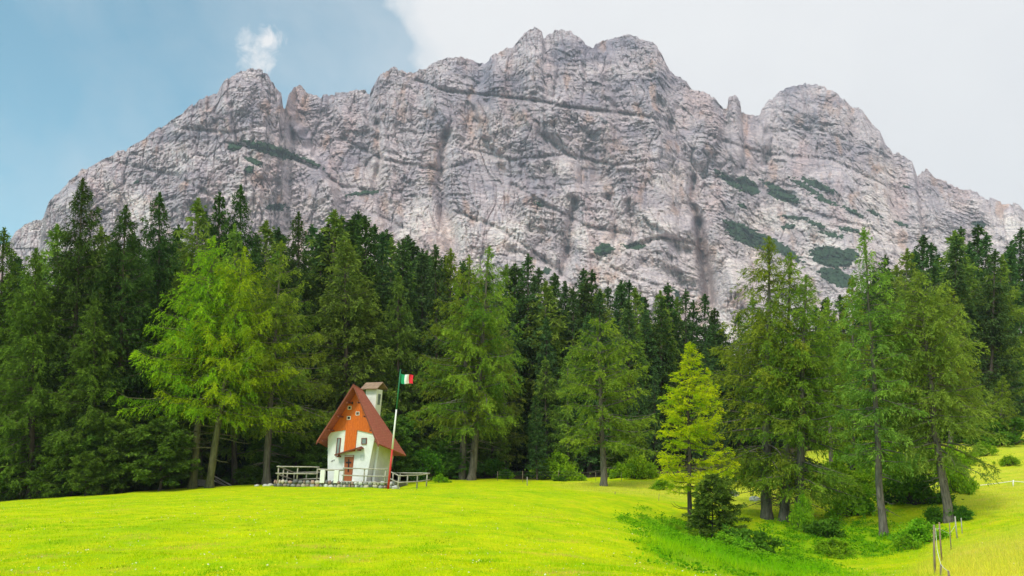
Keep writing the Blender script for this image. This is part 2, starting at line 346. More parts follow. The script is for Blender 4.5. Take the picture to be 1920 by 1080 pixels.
GXX, GYY = np.meshgrid(gx, gy); gz = ground(GXX.ravel(), GYY.ravel())
V = np.c_[GXX.ravel(), GYY.ravel(), gz]; nx, ny = len(gx), len(gy)
idx = (np.arange(ny - 1)[:, None] * nx + np.arange(nx - 1)[None]).ravel()
F = np.c_[idx, idx + 1, idx + nx + 1, idx + nx]
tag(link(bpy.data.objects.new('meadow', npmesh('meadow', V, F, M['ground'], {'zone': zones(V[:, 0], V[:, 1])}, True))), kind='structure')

# ------------------------------------------------------------------ mountain
SKY = [(-420,560),(-200,520),(-50,482),(15,455),(30,435),(45,422),(78,412),(82,405),(85,395),(92,375),(107,360),(118,350),(145,325),(155,315),(165,314),(200,295),(220,282),(235,280),(270,260),(295,242),(320,225),(350,205),(375,185),(407,174),(415,160),(425,147),(445,134),(470,129),(492,131),(505,142),(510,151),(520,165),(528,178),(531,202),(535,205),(540,182),(552,160),(560,158),(575,170),(595,180),(602,185),(606,175),(645,172),(665,166),(682,165),(689,174),(694,175),(697,165),(710,143),(732,128),(750,129),(775,135),(785,131),(800,129),(805,119),(825,109),(850,106),(870,110),(895,117),(912,117),(925,105),(950,92),(960,90),(972,77),(982,62),(995,51),(1005,49),(1016,55),(1019,69),(1025,65),(1035,59),(1052,53),(1070,59),(1085,70),(1097,82),(1112,90),(1117,82),(1132,76),(1155,72),(1172,61),(1185,64),(1200,72),(1225,82),(1240,97),(1250,120),(1265,140),(1285,152),(1295,165),(1320,172),(1342,185),(1360,202),(1364,200),(1366,182),(1380,181),(1388,192),(1390,212),(1417,215),(1425,215),(1430,202),(1445,185),(1465,170),(1485,162),(1515,158),(1535,160),(1560,169),(1582,182),(1595,200),(1610,200),(1620,212),(1635,232),(1650,245),(1660,270),(1675,287),(1695,290),(1710,300),(1720,330),(1725,327),(1737,316),(1755,335),(1780,342),(1800,355),(1830,360),(1855,372),(1880,381),(1905,381),(1917,390),(1930,405),(1980,425),(2120,470),(2400,540)]
SKY = np.array(SKY, float)
NU, NV, NB = 1500, 560, 40
sa, sr = ratio(SKY[:, 0], SKY[:, 1])
ua = np.concatenate([np.linspace(-1.05, -.70, 120)[:-1], np.linspace(-.70, .70, NU - 238), np.linspace(.70, 1.05, 120)[1:]])
rc = np.interp(ua, sa, sr)
# fine teeth on the crest
cj = ua * 70; cj2 = ua * 190
blk = lambda c, sd_: np.random.RandomState(sd_).uniform(-1, 1, 4096)[(np.floor(c).astype(int) + 2000) % 4096] * (1 - .0 * c) + (c - np.floor(c) - .5) * np.random.RandomState(sd_ + 1).uniform(-1.4, 1.4, 4096)[(np.floor(c).astype(int) + 2000) % 4096]
rc = rc + .0022 * fbm(ua * 60, ua * 0 + 3.3, 4, 21, True) + .0020 * blk(cj + .4 * n2(ua * 90, ua * 0, 5), 201) + .0012 * blk(cj2 + .4 * n2(ua * 200, ua * 0, 6), 205) - .0012
rb = .10
tv = np.linspace(0, 1, NV) ** .92
A2 = np.repeat(ua[None], NV, 0); T2 = np.repeat(tv[:, None], NU if len(ua) == NU else len(ua), 1); NU = len(ua)
R2_ = rb + (rc[None] - rb) * T2
# feature space: picture-like angular coordinates in thousandths
fx = A2 * 1464; fy = (R2_ - .2235) * 1464 * .93          # about pixels right of / above the view centre
def fpt(px, py):
    a, r = ratio(px, py); return a * 1464, (r - .2235) * 1464 * .93
def polydist(pts):
    best = np.full(fx.shape, 1e9); side = np.zeros(fx.shape); tt = np.zeros(fx.shape); n = len(pts) - 1
    P = [fpt(*p) for p in pts]
    for i in range(n):
        (x0, y0), (x1, y1) = P[i], P[i + 1]; dx, dy = x1 - x0, y1 - y0; l2 = dx * dx + dy * dy
        t = np.clip(((fx - x0) * dx + (fy - y0) * dy) / l2, 0, 1); qx = fx - x0 - t * dx; qy = fy - y0 - t * dy; d = np.hypot(qx, qy)
        m = d < best; best = np.where(m, d, best); side = np.where(m, np.sign(dx * qy - dy * qx), side); tt = np.where(m, (i + t) / n, tt)
    return best, side, tt
Yc = np.interp(fx[0], *zip(*[(fpt(p, 300)[0], y) for p, y in ((-400, 1250), (80, 1250), (470, 1330), (530, 1340), (545, 1430), (700, 1450), (830, 1480), (1000, 1500), (1180, 1560), (1370, 1560), (1420, 1660), (1520, 1750), (1700, 1650), (1900, 1550), (2400, 1500))]))
Yb = np.interp(fx[0], *zip(*[(fpt(p, 300)[0], y) for p, y in ((-400, 980), (300, 940), (700, 1000), (1000, 930), (1320, 1010), (1500, 930), (2000, 1000))]))
D = Yb[None] + (Yc - Yb)[None] * T2 ** .9
wx = fx + 15 * fbm(fx / 120, fy / 120, 3, 31); wy = fy + 15 * fbm(fx / 120, fy / 120, 3, 37)
def facets(x, y, seed):
    """angular blocks: every cell is a tilted plane with its own offset"""
    xi = np.floor(x).astype(np.int64); yi = np.floor(y).astype(np.int64); best = np.full(x.shape, 9.); sec = np.full(x.shape, 9.); val = np.zeros(x.shape)
    rt_ = np.random.RandomState(seed).uniform(0, 1, (6, 256))
    for dx in (-1, 0, 1):
        for dy in (-1, 0, 1):
            h = PERM[(PERM[(xi + dx + seed) & 255] + yi + dy) & 255]; px_ = xi + dx + rt_[0][h]; py_ = yi + dy + rt_[1][h]; ex = x - px_; ey = y - py_; d = ex * ex + ey * ey
            v = (rt_[2][h] - .5) + (rt_[3][h] - .5) * 1.8 * ex + (rt_[4][h] - .5) * 1.8 * ey; m = d < best
            sec = np.where(m, best, np.minimum(sec, d)); val = np.where(m, v, val); best = np.where(m, d, best)
    return val + .55 * np.exp(-((np.sqrt(sec) - np.sqrt(best)) / .07) ** 2)
# great buttresses, then blocks
taper = 1 - sm(T2, .90, 1.0) * .75
big = fbm(wx / 210 + wy / 500, wy / 330, 3, 41, True)
D = D - 40 * big * taper
rough = .22 + 1.15 * sm(fbm(wx / 120 + 2, (wy + .5 * wx) / 80, 3, 161), -.35, .35)
med = fbm((wx + .25 * wy) / 62, wy / 120, 4, 47, True)
D = D - 12 * med * taper
jag = fbm((wx + .5 * wy) / 24, (wy - .2 * wx) / 40, 4, 53, True)
D = D - 5.5 * jag * taper
lean_ = np.interp(fx, [-950, -400, 0, 400, 950], [-.35, -.25, .15, .30, .5])
for sx_, sy_, am_, sd_ in ((46, 62, 7, 131), (19, 25, 4.6, 137), (8.5, 8, 2.9, 139), (4.2, 3.2, 1.7, 141)):
    D = D + am_ * facets((wx + lean_ * wy) / sx_, (wy - .3 * lean_ * wx) / sy_, sd_) * (1 - .5 * sm(T2, .94, 1)) * (rough if sx_ < 30 else 1.0)
# steps: the side to the left of the line stands closer to us
for pts, amp, dec, w in [
  ([(532, 190), (560, 235), (590, 290), (620, 345), (640, 400), (655, 470)], 85, 170, 6),
  ([(690, 165), (700, 230), (712, 300), (705, 350)], -28, 90, 5),
  ([(1425, 212), (1442, 262), (1428, 310), (1480, 345)], 70, 120, 6),
  ([(1113, 92), (1128, 140), (1150, 190), (1158, 250), (1200, 300)], 55, 110, 5),
  ([(915, 118), (900, 170), (880, 190), (905, 250), (955, 328), (985, 350)], -52, 120, 5),
  ([(1255, 130), (1268, 190), (1245, 250), (1290, 310)], 34, 80, 5),
  ([(1365, 205), (1350, 260), (1310, 330), (1292, 350)], 30, 70, 5),
  ([(1016, 60), (1022, 120), (1060, 180)], 22, 50, 4),
  ([(810, 120), (800, 180), (835, 260), (828, 340)], -30, 90, 6),
  ([(605, 180), (620, 215), (610, 240)], 20, 40, 4),
  ([(320, 230), (350, 300), (330, 380), (360, 450)], -24, 90, 8),
  ([(950, 400), (1000, 440), (990, 520)], 30, 80, 6),
  ([(1180, 380), (1240, 430), (1262, 500), (1290, 560)], -35, 60, 5),
  ([(1600, 205), (1590, 280), (1640, 330), (1700, 400)], 26, 90, 6),
  ([(1720, 330), (1735, 370), (1790, 420)], 20, 60, 5)]:
    top_ = pts[0][1] < np.interp(pts[0][0], SKY[:, 0], SKY[:, 1]) + 12
    if top_: pts = [(pts[0][0] - (pts[1][0] - pts[0][0]) * .6, pts[0][1] - 60)] + pts
    q_ = sorted([(float(fpt(*p_)[1]), float(fpt(*p_)[0])) for p_ in pts]); qy = [a for a, b in q_]; qx = [b for a, b in q_]
    yy_ = fy + 6 * n2(fx / 14, fy / 14, 143); d = (fx - np.interp(yy_, qy, qx)) * .85 + 5 * n2(fx / 22, fy / 16, 145); end = sm(fy, qy[0], qy[0] + (qy[-1] - qy[0]) * .35)
    if not top_: end = end * (1 - sm(fy, qy[-1] - (qy[-1] - qy[0]) * .3, qy[-1]))
    D = D + amp * .52 * np.tanh(d / w) * np.exp(-np.abs(d) / dec) * end
# gullies cut in, ribs stand out
for pts, dep, w in [
  ([(1300, 335), (1298, 380), (1312, 420), (1316, 470), (1326, 520), (1334, 600)], 42, 7),
  ([(1311, 420), (1316, 470), (1328, 540), (1332, 600)], 70, 9),
  ([(1298, 320), (1300, 380), (1318, 440), (1320, 600)], 34, 34),
  ([(838, 250), (826, 330), (832, 400), (846, 450), (852, 520)], 48, 10),
  ([(1078, 380), (1070, 430), (1064, 480), (1050, 520)], 45, 9),
  ([(1140, 370), (1155, 410), (1153, 455)], 34, 6),
  ([(1176, 380), (1190, 430), (1188, 470)], 22, 6),
  ([(533, 200), (540, 235), (556, 270)], 30, 5),
  ([(708, 230), (712, 300), (702, 350)], 26, 5),
  ([(612, 215), (640, 260), (700, 330), (730, 420), (745, 470)], 34, 12),
  ([(1390, 215), (1400, 300), (1380, 330)], 22, 6), ([(1235, 190), (1255, 240), (1300, 320)], 30, 9),
  ([(1480, 290), (1500, 330), (1600, 400)], 22, 12), ([(430, 180), (445, 260), (480, 300)], 16, 6),
  ([(1000, 180), (1012, 250), (1080, 300)], 20, 7), ([(1290, 470), (1262, 460), (1240, 440)], 26, 7),
  ([(1210, 500), (1270, 520), (1300, 560)], 30, 12), ([(960, 470), (1040, 500), (1100, 560)], 20, 9),
  ([(780, 150), (840, 172), (905, 178), (1000, 188), (1070, 202), (1180, 214), (1255, 228)], 20, 3.2), ([(425, 268), (520, 286), (600, 318), (640, 350)], 13, 3), ([(560, 300), (640, 350), (720, 360)], 11, 3), ([(640, 260), (720, 300), (830, 320), (890, 300)], 13, 3),
  ([(960, 345), (1030, 388), (1100, 425), (1180, 440)], 14, 3.2), ([(1180, 462), (1240, 446), (1300, 456)], 22, 3.5), ([(1330, 330), (1420, 350), (1520, 400), (1640, 430)], 12, 3.2), ([(1340, 260), (1440, 290), (1560, 300), (1680, 360)], 13, 3.2), ([(1440, 250), (1530, 240), (1600, 270)], 10, 3),
  ([(880, 280), (960, 300), (1060, 290), (1150, 310), (1240, 300)], 10, 3), ([(200, 300), (330, 330), (450, 400)], 10, 3.5), ([(330, 240), (430, 250), (520, 230)], 9, 3), ([(860, 400), (940, 430), (1010, 480), (1080, 540)], 14, 3.5), ([(700, 400), (780, 440), (840, 520)], 12, 3.5), ([(1110, 480), (1180, 520), (1250, 540)], 12, 3.2), ([(1040, 180), (1048, 120), (1040, 80)], 14, 3), ([(1090, 200), (1100, 150), (1090, 110)], 10, 3),
  ([(1325, 430), (1360, 500), (1380, 560)], -34, 18), ([(1255, 430), (1230, 520), (1250, 580)], -30, 22)]:
    d, s, t = polydist(pts); D = D + dep * np.exp(-(d / w) ** 2 * .7) * (1 - sm(t, .85, 1.0) * .5)
# bedding: ledges that follow tilted strata
Z = R2_ * D; X = A2 * D
tilt = np.interp(fx, [-950, -500, -250, 0, 300, 600, 950], [.18, .16, -.18, -.05, .05, -.24, -.34])
st = Z - tilt * X + 20 * fbm(fx / 150, fy / 150, 3, 61)
def saw(t):
    f = t - np.floor(t); return np.where(f < .8, f / .8, (1 - f) / .2) - .5
led = np.zeros(fx.shape)
cutm = (.45 + .85 * sm(fbm(fx / 90, fy / 70, 3, 67), -.35, .45)) * (.4 + .7 * rough)
for per, am, sd_ in ((46, 5.5, 71), (19, 4.2, 73), (8.5, 2.6, 79)):
    led += am * saw(st / per + .7 * n2(fx / 70, fy / 70, sd_)) * (.5 + .8 * sm(n2(fx / 46, fy / 30, sd_ + 1), -.5, .5))
D = D + led * cutm * (1 - .6 * sm(T2, .93, 1))
# joints: steep narrow clefts, broken into blocks
jt = np.abs(n2((wx + .22 * wy) / 15, wy / 62, 83)); D = D + 6.5 * np.exp(-(jt / .06) ** 2)
jt = np.abs(n2((wx + .1 * wy) / 30, wy / 140, 181)); D = D + 8 * np.exp(-(jt / .035) ** 2)
jt = np.abs(n2((wx - .45 * wy) / 9, wy / 30, 87)); D = D + 2.0 * np.exp(-(jt / .08) ** 2)
D = D - 1.7 * rough * fbm(fx / 5.5, fy / 4.0, 3, 89, True)
X = A2 * D; Y = D; Z = EYE + R2_ * D
V = np.stack([X, Y, Z], -1)
# back side of the massif
tb = np.linspace(0, 1, NB + 1)[1:]
Vb = np.stack([np.stack([X[-1] * (1 + .35 * t), Y[-1] + 520 * t + 12 * fbm(ua * 30, ua * 0 + t * 9, 3, 91) , Z[-1] + (20 - Z[-1]) * t ** 1.1 - 6 * t], -1) for t in tb])
V = np.concatenate([V, Vb]); rows = NV + NB
# rock colours; darkening towards the summits is cloud shadow put into the tone
fxx, fyy = fx, fy
c_lo = np.array((.53, .48, .49)); c_hi = np.array((.80, .735, .71)); c_dk = np.array((.36, .34, .385)); c_or = np.array((.58, .36, .23)); c_cr = np.array((.95, .88, .79)); c_pk = np.array((.68, .53, .49))
def lp(a, b, t): return a + (b - a) * t[..., None]
alt = sm(fy, 60, 420)
col = lp(np.broadcast_to(c_lo, fx.shape + (3,)), c_hi, sm(fbm(wx / 75, wy / 55, 4, 101), -.4, .45) * (1 - .35 * alt))
col = lp(col, c_dk, sm(fbm(wx / 130 + 4, wy / 60, 4, 103), -.05, .4) * (.30 + .7 * alt))
col = lp(col, c_cr, np.clip(sm(fbm(wx / 110, wy / 70 + 7, 4, 105), -.1, .4) * (1 - alt) + .55 * (1 - sm(fy, 20, 200)), 0, 1) * .85)
col = lp(col, c_pk, sm(fbm(wx / 60, wy / 140 + 3, 4, 107), .04, .45) * .6)
stn = sm(fbm(fx / 7, fy / 70, 4, 171), .12, .5) * sm(fbm(fx / 90, fy / 70, 2, 173), -.1, .3) * .6; col = lp(col, c_dk, stn)
orm = sm(fbm(wx / 34, wy / 60 + 9, 4, 109), .18, .48) * .55
for (px, py, rr, am) in ((560, 195, 26, .9), (895, 235, 30, .7), (1285, 355, 26, .6), (1560, 200, 40, .45), (1640, 320, 22, .7), (820, 480, 40, .5), (700, 420, 30, .4), (1340, 480, 20, .7), (1120, 300, 60, .3), (1150, 460, 30, .4), (960, 120, 30, .2)):
    ax, ay = fpt(px, py); orm = np.maximum(orm, am * np.exp(-((fx - ax) ** 2 + (fy - ay) ** 2 * .6) / rr ** 2) * sm(fbm(wx / 16, wy / 30, 3, 113), -.3, .3))
col = lp(col, c_or, np.clip(orm, 0, 1))
bed = saw(st / 8.5 + .7 * n2(fx / 70, fy / 70, 79)); col = col * (1 + .10 * bed * cutm)[..., None]
col = col * np.array((1.07, 1.01, 1.045)); col = np.clip(col, 0, .95)
colv = np.concatenate([col.reshape(-1, 3), np.repeat(col[-1:], NB, 0).reshape(-1, 3)])
idx = (np.arange(rows - 1)[:, None] * NU + np.arange(NU - 1)[None]).ravel(); F = np.c_[idx, idx + 1, idx + NU + 1, idx + NU]
tag(link(bpy.data.objects.new('mountain', npmesh('mountain', V.reshape(-1, 3), F, M['rock'], {'tone': colv}))), kind='structure')
# dwarf pine mats on the ledges: a thick bumpy carpet
mask = np.full(fx.shape, -1.0)
for cx, cy, rx, ry, an in [(512,282,66,11,17),(440,275,17,8,0),(478,303,24,6,25),(468,318,10,9,0),(585,305,26,5,25),(680,362,36,5,-6),(520,388,22,7,0),(255,342,6,4,0),(1010,383,13,4,35),(1132,468,20,12,-10),(1190,462,24,6,0),(1025,508,8,7,0),(1270,552,15,5,62),
   (1368,340,38,7,38),(1402,348,26,14,38),(1452,352,30,7,28),(1470,368,34,11,18),(1510,350,38,6,30),(1535,348,40,8,24),(1545,375,28,5,20),(1390,385,12,5,35),(1395,432,44,10,25),(1412,448,56,16,20),(1455,460,60,10,30),(1560,482,44,20,10),(1590,478,22,12,0),(1568,520,36,16,20),(1490,408,32,4,5),(1530,420,26,5,25),(1590,430,22,5,10),(1600,398,26,5,30),(1640,400,16,4,25),(1480,425,16,6,0),(1835,420,16,6,0),(1690,420,16,4,20),(1560,440,26,5,12),(1700,350,8,3,0)]:
    ax, ay = fpt(cx, cy); th = R(-an); dx = fx - ax; dy = fy - ay; q = 1 - np.hypot((dx * math.cos(th) + dy * math.sin(th)) / rx, (-dx * math.sin(th) + dy * math.cos(th)) / ry); mask = np.maximum(mask, q * min(ry / 8, 2.0))
mask = mask + .75 * fbm(fx / 8, fy / 4.5, 4, 121) - .06
thick = np.clip(mask * 9, -1.5, 4.5) + 2.6 * np.abs(fbm(fx / 2.0, fy / 1.8, 2, 123)) - 1.2 * (mask < .05)
Ds = D - thick; Vs = np.stack([A2 * Ds, Ds, EYE + R2_ * Ds], -1).reshape(-1, 3)
mk = mask > .02; cell = (mk[:-1, :-1] | mk[1:, :-1] | mk[:-1, 1:] | mk[1:, 1:]).ravel()
idx = (np.arange(NV - 1)[:, None] * NU + np.arange(NU - 1)[None]).ravel()[cell]; F = np.c_[idx, idx + 1, idx + NU + 1, idx + NU]
un, inv = np.unique(F.ravel(), return_inverse=True)
tv_ = np.clip(.5 + .8 * fbm(fx / 5, fy / 4, 3, 127), 0, 1).ravel()[un]
tag(link(bpy.data.objects.new('dwarf_pine_scrub', npmesh('dwarf_pine_scrub', Vs[un], inv.reshape(-1, 4), M['scrub'], {'tint': tv_}))), 'dark green mats of dwarf pine on the ledges of the grey mountain', 'scrub', kind='stuff')
del V, Vs, F, X, Y, Z, D, col, colv, fx, fy, wx, wy, A2, T2, R2_, mask, thick

# ------------------------------------------------------------------ trees
def unit(v): return v / np.maximum(np.linalg.norm(v, axis=-1, keepdims=True), 1e-9)
def leaves(P, Dv, ln, wd, rs):
    n = len(P); Dv = unit(Dv); s = unit(np.cross(Dv, rs.normal(size=(n, 3)))); ln = np.broadcast_to(ln, (n,))[:, None]; wd = np.broadcast_to(wd, (n,))[:, None]
    V = np.stack([P, P + Dv * ln * .45 + s * wd, P + Dv * ln, P + Dv * ln * .45 - s * wd], 1).reshape(-1, 3)
    return V, np.arange(4 * n, dtype=np.int32).reshape(-1, 4)
PROF = {
 'larch': [(0, .55), (.08, .9), (.2, 1.0), (.35, .92), (.55, .72), (.75, .46), (.9, .22), (1, .05)],
 'fir': [(0, .62), (.12, 1.0), (.35, .86), (.6, .58), (.8, .34), (.93, .15), (1, .03)],
 'wide': [(0, .6), (.1, .95), (.3, 1.0), (.5, .9), (.7, .68), (.85, .42), (.95, .2), (1, .06)],
 'dome': [(0, .75), (.1, 1.0), (.3, .95), (.5, .85), (.7, .72), (.85, .5), (.95, .25), (1, .1)],
 'cone': [(0, .85), (.1, 1.0), (.3, .84), (.6, .54), (.82, .28), (.92, .16), (1, .04)],
 'column': [(0, .9), (.1, 1.0), (.4, .9), (.65, .66), (.82, .40), (.92, .22), (.97, .11), (1, .04)]}
def conifer(name, seed, H, Rm, t0, nb, prof, a0, droop, tip, twl, tdens, hang, lsp, ll, lw, rt, leafm, barkm, asym=.15, az0=0, dead=0, lean=(0, 0), spread=.6, wig=.12, topup=.5, rot=.5):
    rs = np.random.RandomState(seed)
    # trunk
    tz = np.linspace(0, 1, 16); wob = np.cumsum(rs.normal(size=(16, 2)) * wig * .25, 0); wob -= np.outer(tz, wob[-1]); wob[0] = 0
    def tc_(t):
        x = np.interp(t, tz, wob[:, 0]) + lean[0] * ((1 - t) ** 6 - 1 + t); y = np.interp(t, tz, wob[:, 1]) + lean[1] * ((1 - t) ** 6 - 1 + t)
        return np.stack([x, y, t * H], -1)
    mb = MB(); rnd = random.Random(seed)
    tt = [0, .012, .03, .06] + list(np.linspace(.1, 1, 15))
    rad = [rt * (1.0 - .93 * t) * (1 + .55 * math.exp(-t / .012)) for t in tt]
    pts = [tuple(p) for p in tc_(np.array(tt))]; pts[0] = (pts[0][0], pts[0][1], -.5); mb.tube(pts, rad, 10, jit=.10, rnd=rnd)
    # branches
    n = nb + dead; u = np.sort(rs.uniform(0, 1, nb)) ** .85; whl = np.round(u * nb / 5) / (nb / 5); u = np.clip(u * .4 + whl * .6 + rs.normal(size=nb) * .006, 0, .99)
    u = np.concatenate([u, -rs.uniform(.02, .75, dead)]) if dead else u
    az = np.arange(n) * 2.39996 + rs.normal(size=n) * .5
    Lb = Rm * np.interp(u, *zip(*PROF[prof])) * rs.uniform(.72, 1.06, n) * (1 + asym * np.cos(az - az0))
    low = sm(rs.uniform(0, 1, n), .0, .25); Lb = Lb * (.6 + .4 * low)
    if dead: Lb[nb:] = rs.uniform(.12, .5, dead) * Rm
    t = np.where(u >= 0, t0 + (1 - t0) * u, t0 + u * t0 * .8)
    B = tc_(t); sl0 = a0 + topup * np.clip(u, 0, 1) ** 1.5 + rs.normal(size=n) * .10; dr = droop * (1 - .6 * np.clip(u, 0, 1)) * rs.uniform(.6, 1.4, n); tp = tip * rs.uniform(.5, 1.5, n); bend = rs.normal(size=n) * .25
    def bp(i, s):
        a = az[i] + bend[i] * s; h = Lb[i] * s
        return B[i] + np.stack([np.cos(a) * h, np.sin(a) * h, Lb[i] * (sl0[i] * s - dr[i] * s ** 2 + tp[i] * s ** 4)], -1)
    ss = np.array([0, .15, .35, .6, .85, 1.0]); big_ = Lb > Rm * .10
    for i in range(n):
        if not big_[i]: continue
        P = bp(np.full(6, i), ss); r0 = min(rt * .30, .018 + Lb[i] * .014) * (1 - .5 * max(u[i], 0)) * (.75 if u[i] < 0 else 1)
        mb.tube([tuple(p) for p in P], [r0 * (1.05 - s) + .006 for s in ss], 4)
        if i >= nb or rs.rand() < .35:   # a bare side shoot
            k = rs.uniform(.35, .75); p = bp(np.array([i]), np.array([k]))[0]; a = az[i] + rs.choice([-1, 1]) * rs.uniform(.5, 1); q = p + np.array([math.cos(a), math.sin(a), rs.uniform(-.4, .2)]) * Lb[i] * .3
            mb.tube([tuple(p), tuple((p + q) / 2 + rs.normal(size=3) * .04), tuple(q)], [r0 * .4, r0 * .3, .004], 3)
    # twigs
    nt_ = np.maximum(7, (Lb[:nb] * tdens).astype(int)); bi = np.repeat(np.arange(nb), nt_); m = len(bi)
    s = 1 - rs.uniform(0, 1, m) ** 1.15 * (.88 if prof != 'open' else .7); s = np.clip(s, .1, 1)
    p = bp(bi, s); sgn = rs.choice([-1, 1], m); a = az[bi] + bend[bi] * s + sgn * rs.uniform(.3, 1.25, m) * (1.05 - .45 * s)
    tl = twl * rs.uniform(.45, 1.15, m) * (1.15 - .6 * s) * np.clip(Lb[bi] / (Rm * .45), .20, 1)
    hg = hang * rs.uniform(.4, 1.5, m); td = np.stack([np.cos(a), np.sin(a), -hg * .35 + rs.normal(size=m) * .1], -1); td = unit(td)
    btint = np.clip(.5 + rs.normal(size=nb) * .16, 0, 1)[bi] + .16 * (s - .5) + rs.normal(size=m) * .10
    nl = np.maximum(2, (tl / lsp).astype(int)); ti = np.repeat(np.arange(m), nl); k = len(ti); q = rs.uniform(0, 1, k)
    lp_ = p[ti] + td[ti] * (tl[ti] * q)[:, None]; lp_[:, 2] -= hg[ti] * tl[ti] * q ** 2 * .6
    ld = td[ti] + rs.normal(size=(k, 3)) * spread; ld[:, 2] -= hg[ti] * q * .9
    lp_ += rs.normal(size=(k, 3)) * .03
    # clothe the leader too
    kt = int(80 + 12 * H); zt = rs.uniform(.88, 1.005, kt); pt = tc_(zt); lt = np.stack([rs.normal(size=kt), rs.normal(size=kt), rs.uniform(.5, 2.2, kt)], -1)
    V, F = leaves(np.r_[lp_, pt], np.r_[ld, lt], np.r_[ll * rs.uniform(.6, 1.3, k), np.full(kt, min(ll, .28))], np.r_[lw * rs.uniform(.6, 1.3, k), np.full(kt, min(lw, .04))], rs)
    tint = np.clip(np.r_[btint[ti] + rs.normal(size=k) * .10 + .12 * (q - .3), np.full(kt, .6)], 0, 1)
    crown = npmesh(name + '_crown', V, F, M[leafm], {'tint': np.repeat(tint, 4)})
    # trunk mesh
    me = bpy.data.meshes.new(name + '_trunk'); me.from_pydata(mb.v, [], mb.f); me.polygons.foreach_set('use_smooth', np.ones(len(me.polygons), bool)); me.materials.append(M[barkm])
    return dict(name=name, H=H, R=Rm, crown=crown, trunk=me, n=len(F))
K = {}
#                     seed H   R   t0  nb  prof  a0  droop tip twl tdens hang lsp ll  lw   rt
K['larch_a'] = conifer('larch_tree', 41, 21, 7.0, .27, 120, 'fir', .06, .36, .24, 1.4, 7.5, .85, .045, .26, .030, .36, 'larch_bright', 'bark_mossy', asym=.06, dead=14)
K['larch_b'] = conifer('larch_tree', 2, 20, 5.3, .20, 120, 'fir', .04, .34, .22, 1.3, 7.5, .85, .045, .25, .030, .34, 'larch', 'bark', asym=.15, dead=14)
K['larch_c'] = conifer('larch_tree', 3, 13.5, 4.2, .18, 100, 'dome', -.02, .22, .16, 1.1, 7.0, .7, .045, .25, .032, .28, 'larch', 'bark', dead=8)
K['larch_y'] = conifer('larch_tree', 4, 10.5, 2.5, .16, 150, 'fir', -.02, .22, .42, .85, 11, .15, .028, .16, .019, .15, 'larch_gold', 'bark_dark', dead=8, spread=.45)
K['larch_f'] = conifer('larch_tree', 5, 20, 4.3, .11, 135, 'larch', -.05, .36, .18, 1.2, 7.5, 1.0, .045, .25, .029, .34, 'larch', 'bark', dead=22)
K['larch_g'] = conifer('larch_tree', 6, 19, 2.8, .20, 125, 'larch', .0, .34, .18, 1.0, 8.0, .9, .045, .24, .029, .24, 'larch_soft', 'bark', dead=14)
K['larch_h'] = conifer('larch_tree', 8, 16, 4.1, .23, 155, 'dome', -.02, .34, .20, 1.2, 7.5, .9, .045, .24, .029, .30, 'larch_soft', 'bark', dead=12)
K['spruce_a'] = conifer('spruce_tree', 11, 25, 4.3, .012, 250, 'column', -.12, .34, .26, 1.1, 6.5, 1.0, .05, .32, .045, .33, 'spruce', 'bark_dark', topup=.55, dead=0)
K['spruce_o'] = conifer('spruce_tree', 12, 22, 3.6, .05, 210, 'column', -.10, .28, .26, 1.0, 6.5, 1.0, .05, .31, .045, .30, 'spruce_olive', 'bark_dark', topup=.5)
K['spruce_b'] = conifer('spruce_tree', 13, 24, 3.6, .05, 200, 'cone', -.12, .25, .28, .95, 5.5, .9, .07, .42, .075, .28, 'spruce_blue', 'bark_dark', topup=.45)
K['spruce_c'] = conifer('spruce_tree', 14, 24, 2.9, .06, 175, 'column', -.14, .22, .26, .85, 5.5, .8, .07, .40, .07, .25, 'spruce_blue', 'bark_dark', topup=.4)
K['spruce_d'] = conifer('spruce_tree', 15, 24, 3.9, .05, 200, 'cone', -.10, .24, .30, 1.0, 5.5, .9, .07, .42, .075, .28, 'spruce', 'bark_dark', topup=.45)
K['larch_far'] = conifer('larch_tree', 16, 20, 3.8, .10, 130, 'fir', .10, .25, .20, 1.2, 5.5, .7, .07, .40, .055, .28, 'larch_soft', 'bark')
K['larch_farb'] = conifer('larch_tree', 17, 20, 3.5, .15, 110, 'larch', .05, .25, .20, 1.1, 5.5, .7, .07, .40, .055, .28, 'larch', 'bark')
K['spruce_small'] = conifer('spruce_tree', 18, 4.6, 1.75, .16, 85, 'dome', .06, .10, .10, .6, 13, .25, .018, .19, .036, .07, 'spruce', 'bark_dark', topup=.5)
print('leaf quads', {k: v['n'] for k, v in K.items()})
def plant(kind, bpx, Y, tpx, tpy, ws=1.0, label=None, group=None, rz=None, leafm=None, zoff=0):
    k = K[kind]; X = float(ratio(bpx, 900)[0]) * Y; z = g1(X, Y) + zoff; base = Vector((X, Y, z)); top = at(tpx, tpy, Y); ax = top - base
    root = bpy.data.objects.new(k['name'], None); root.location = base; h = ax.length / k['H']; w = h * ws
    q = Vector((0, 0, 1)).rotation_difference(ax.normalized()); rz = random.Random(int(bpx * 7 + tpy)).uniform(0, 6.28) if rz is None else rz
    root.rotation_mode = 'QUATERNION'; root.rotation_quaternion = q @ Quaternion((0, 0, 1), rz); root.scale = (w, w, h); COL.objects.link(root)
    tr = link(bpy.data.objects.new('trunk', k['trunk']), root); cr = bpy.data.objects.new('crown', k['crown'])
    link(cr, root)
    if leafm:
        cr.material_slots[0].link = 'OBJECT'; cr.material_slots[0].material = M[leafm]
    tag(root, label, 'larch' if 'larch' in kind else 'spruce', group); return root
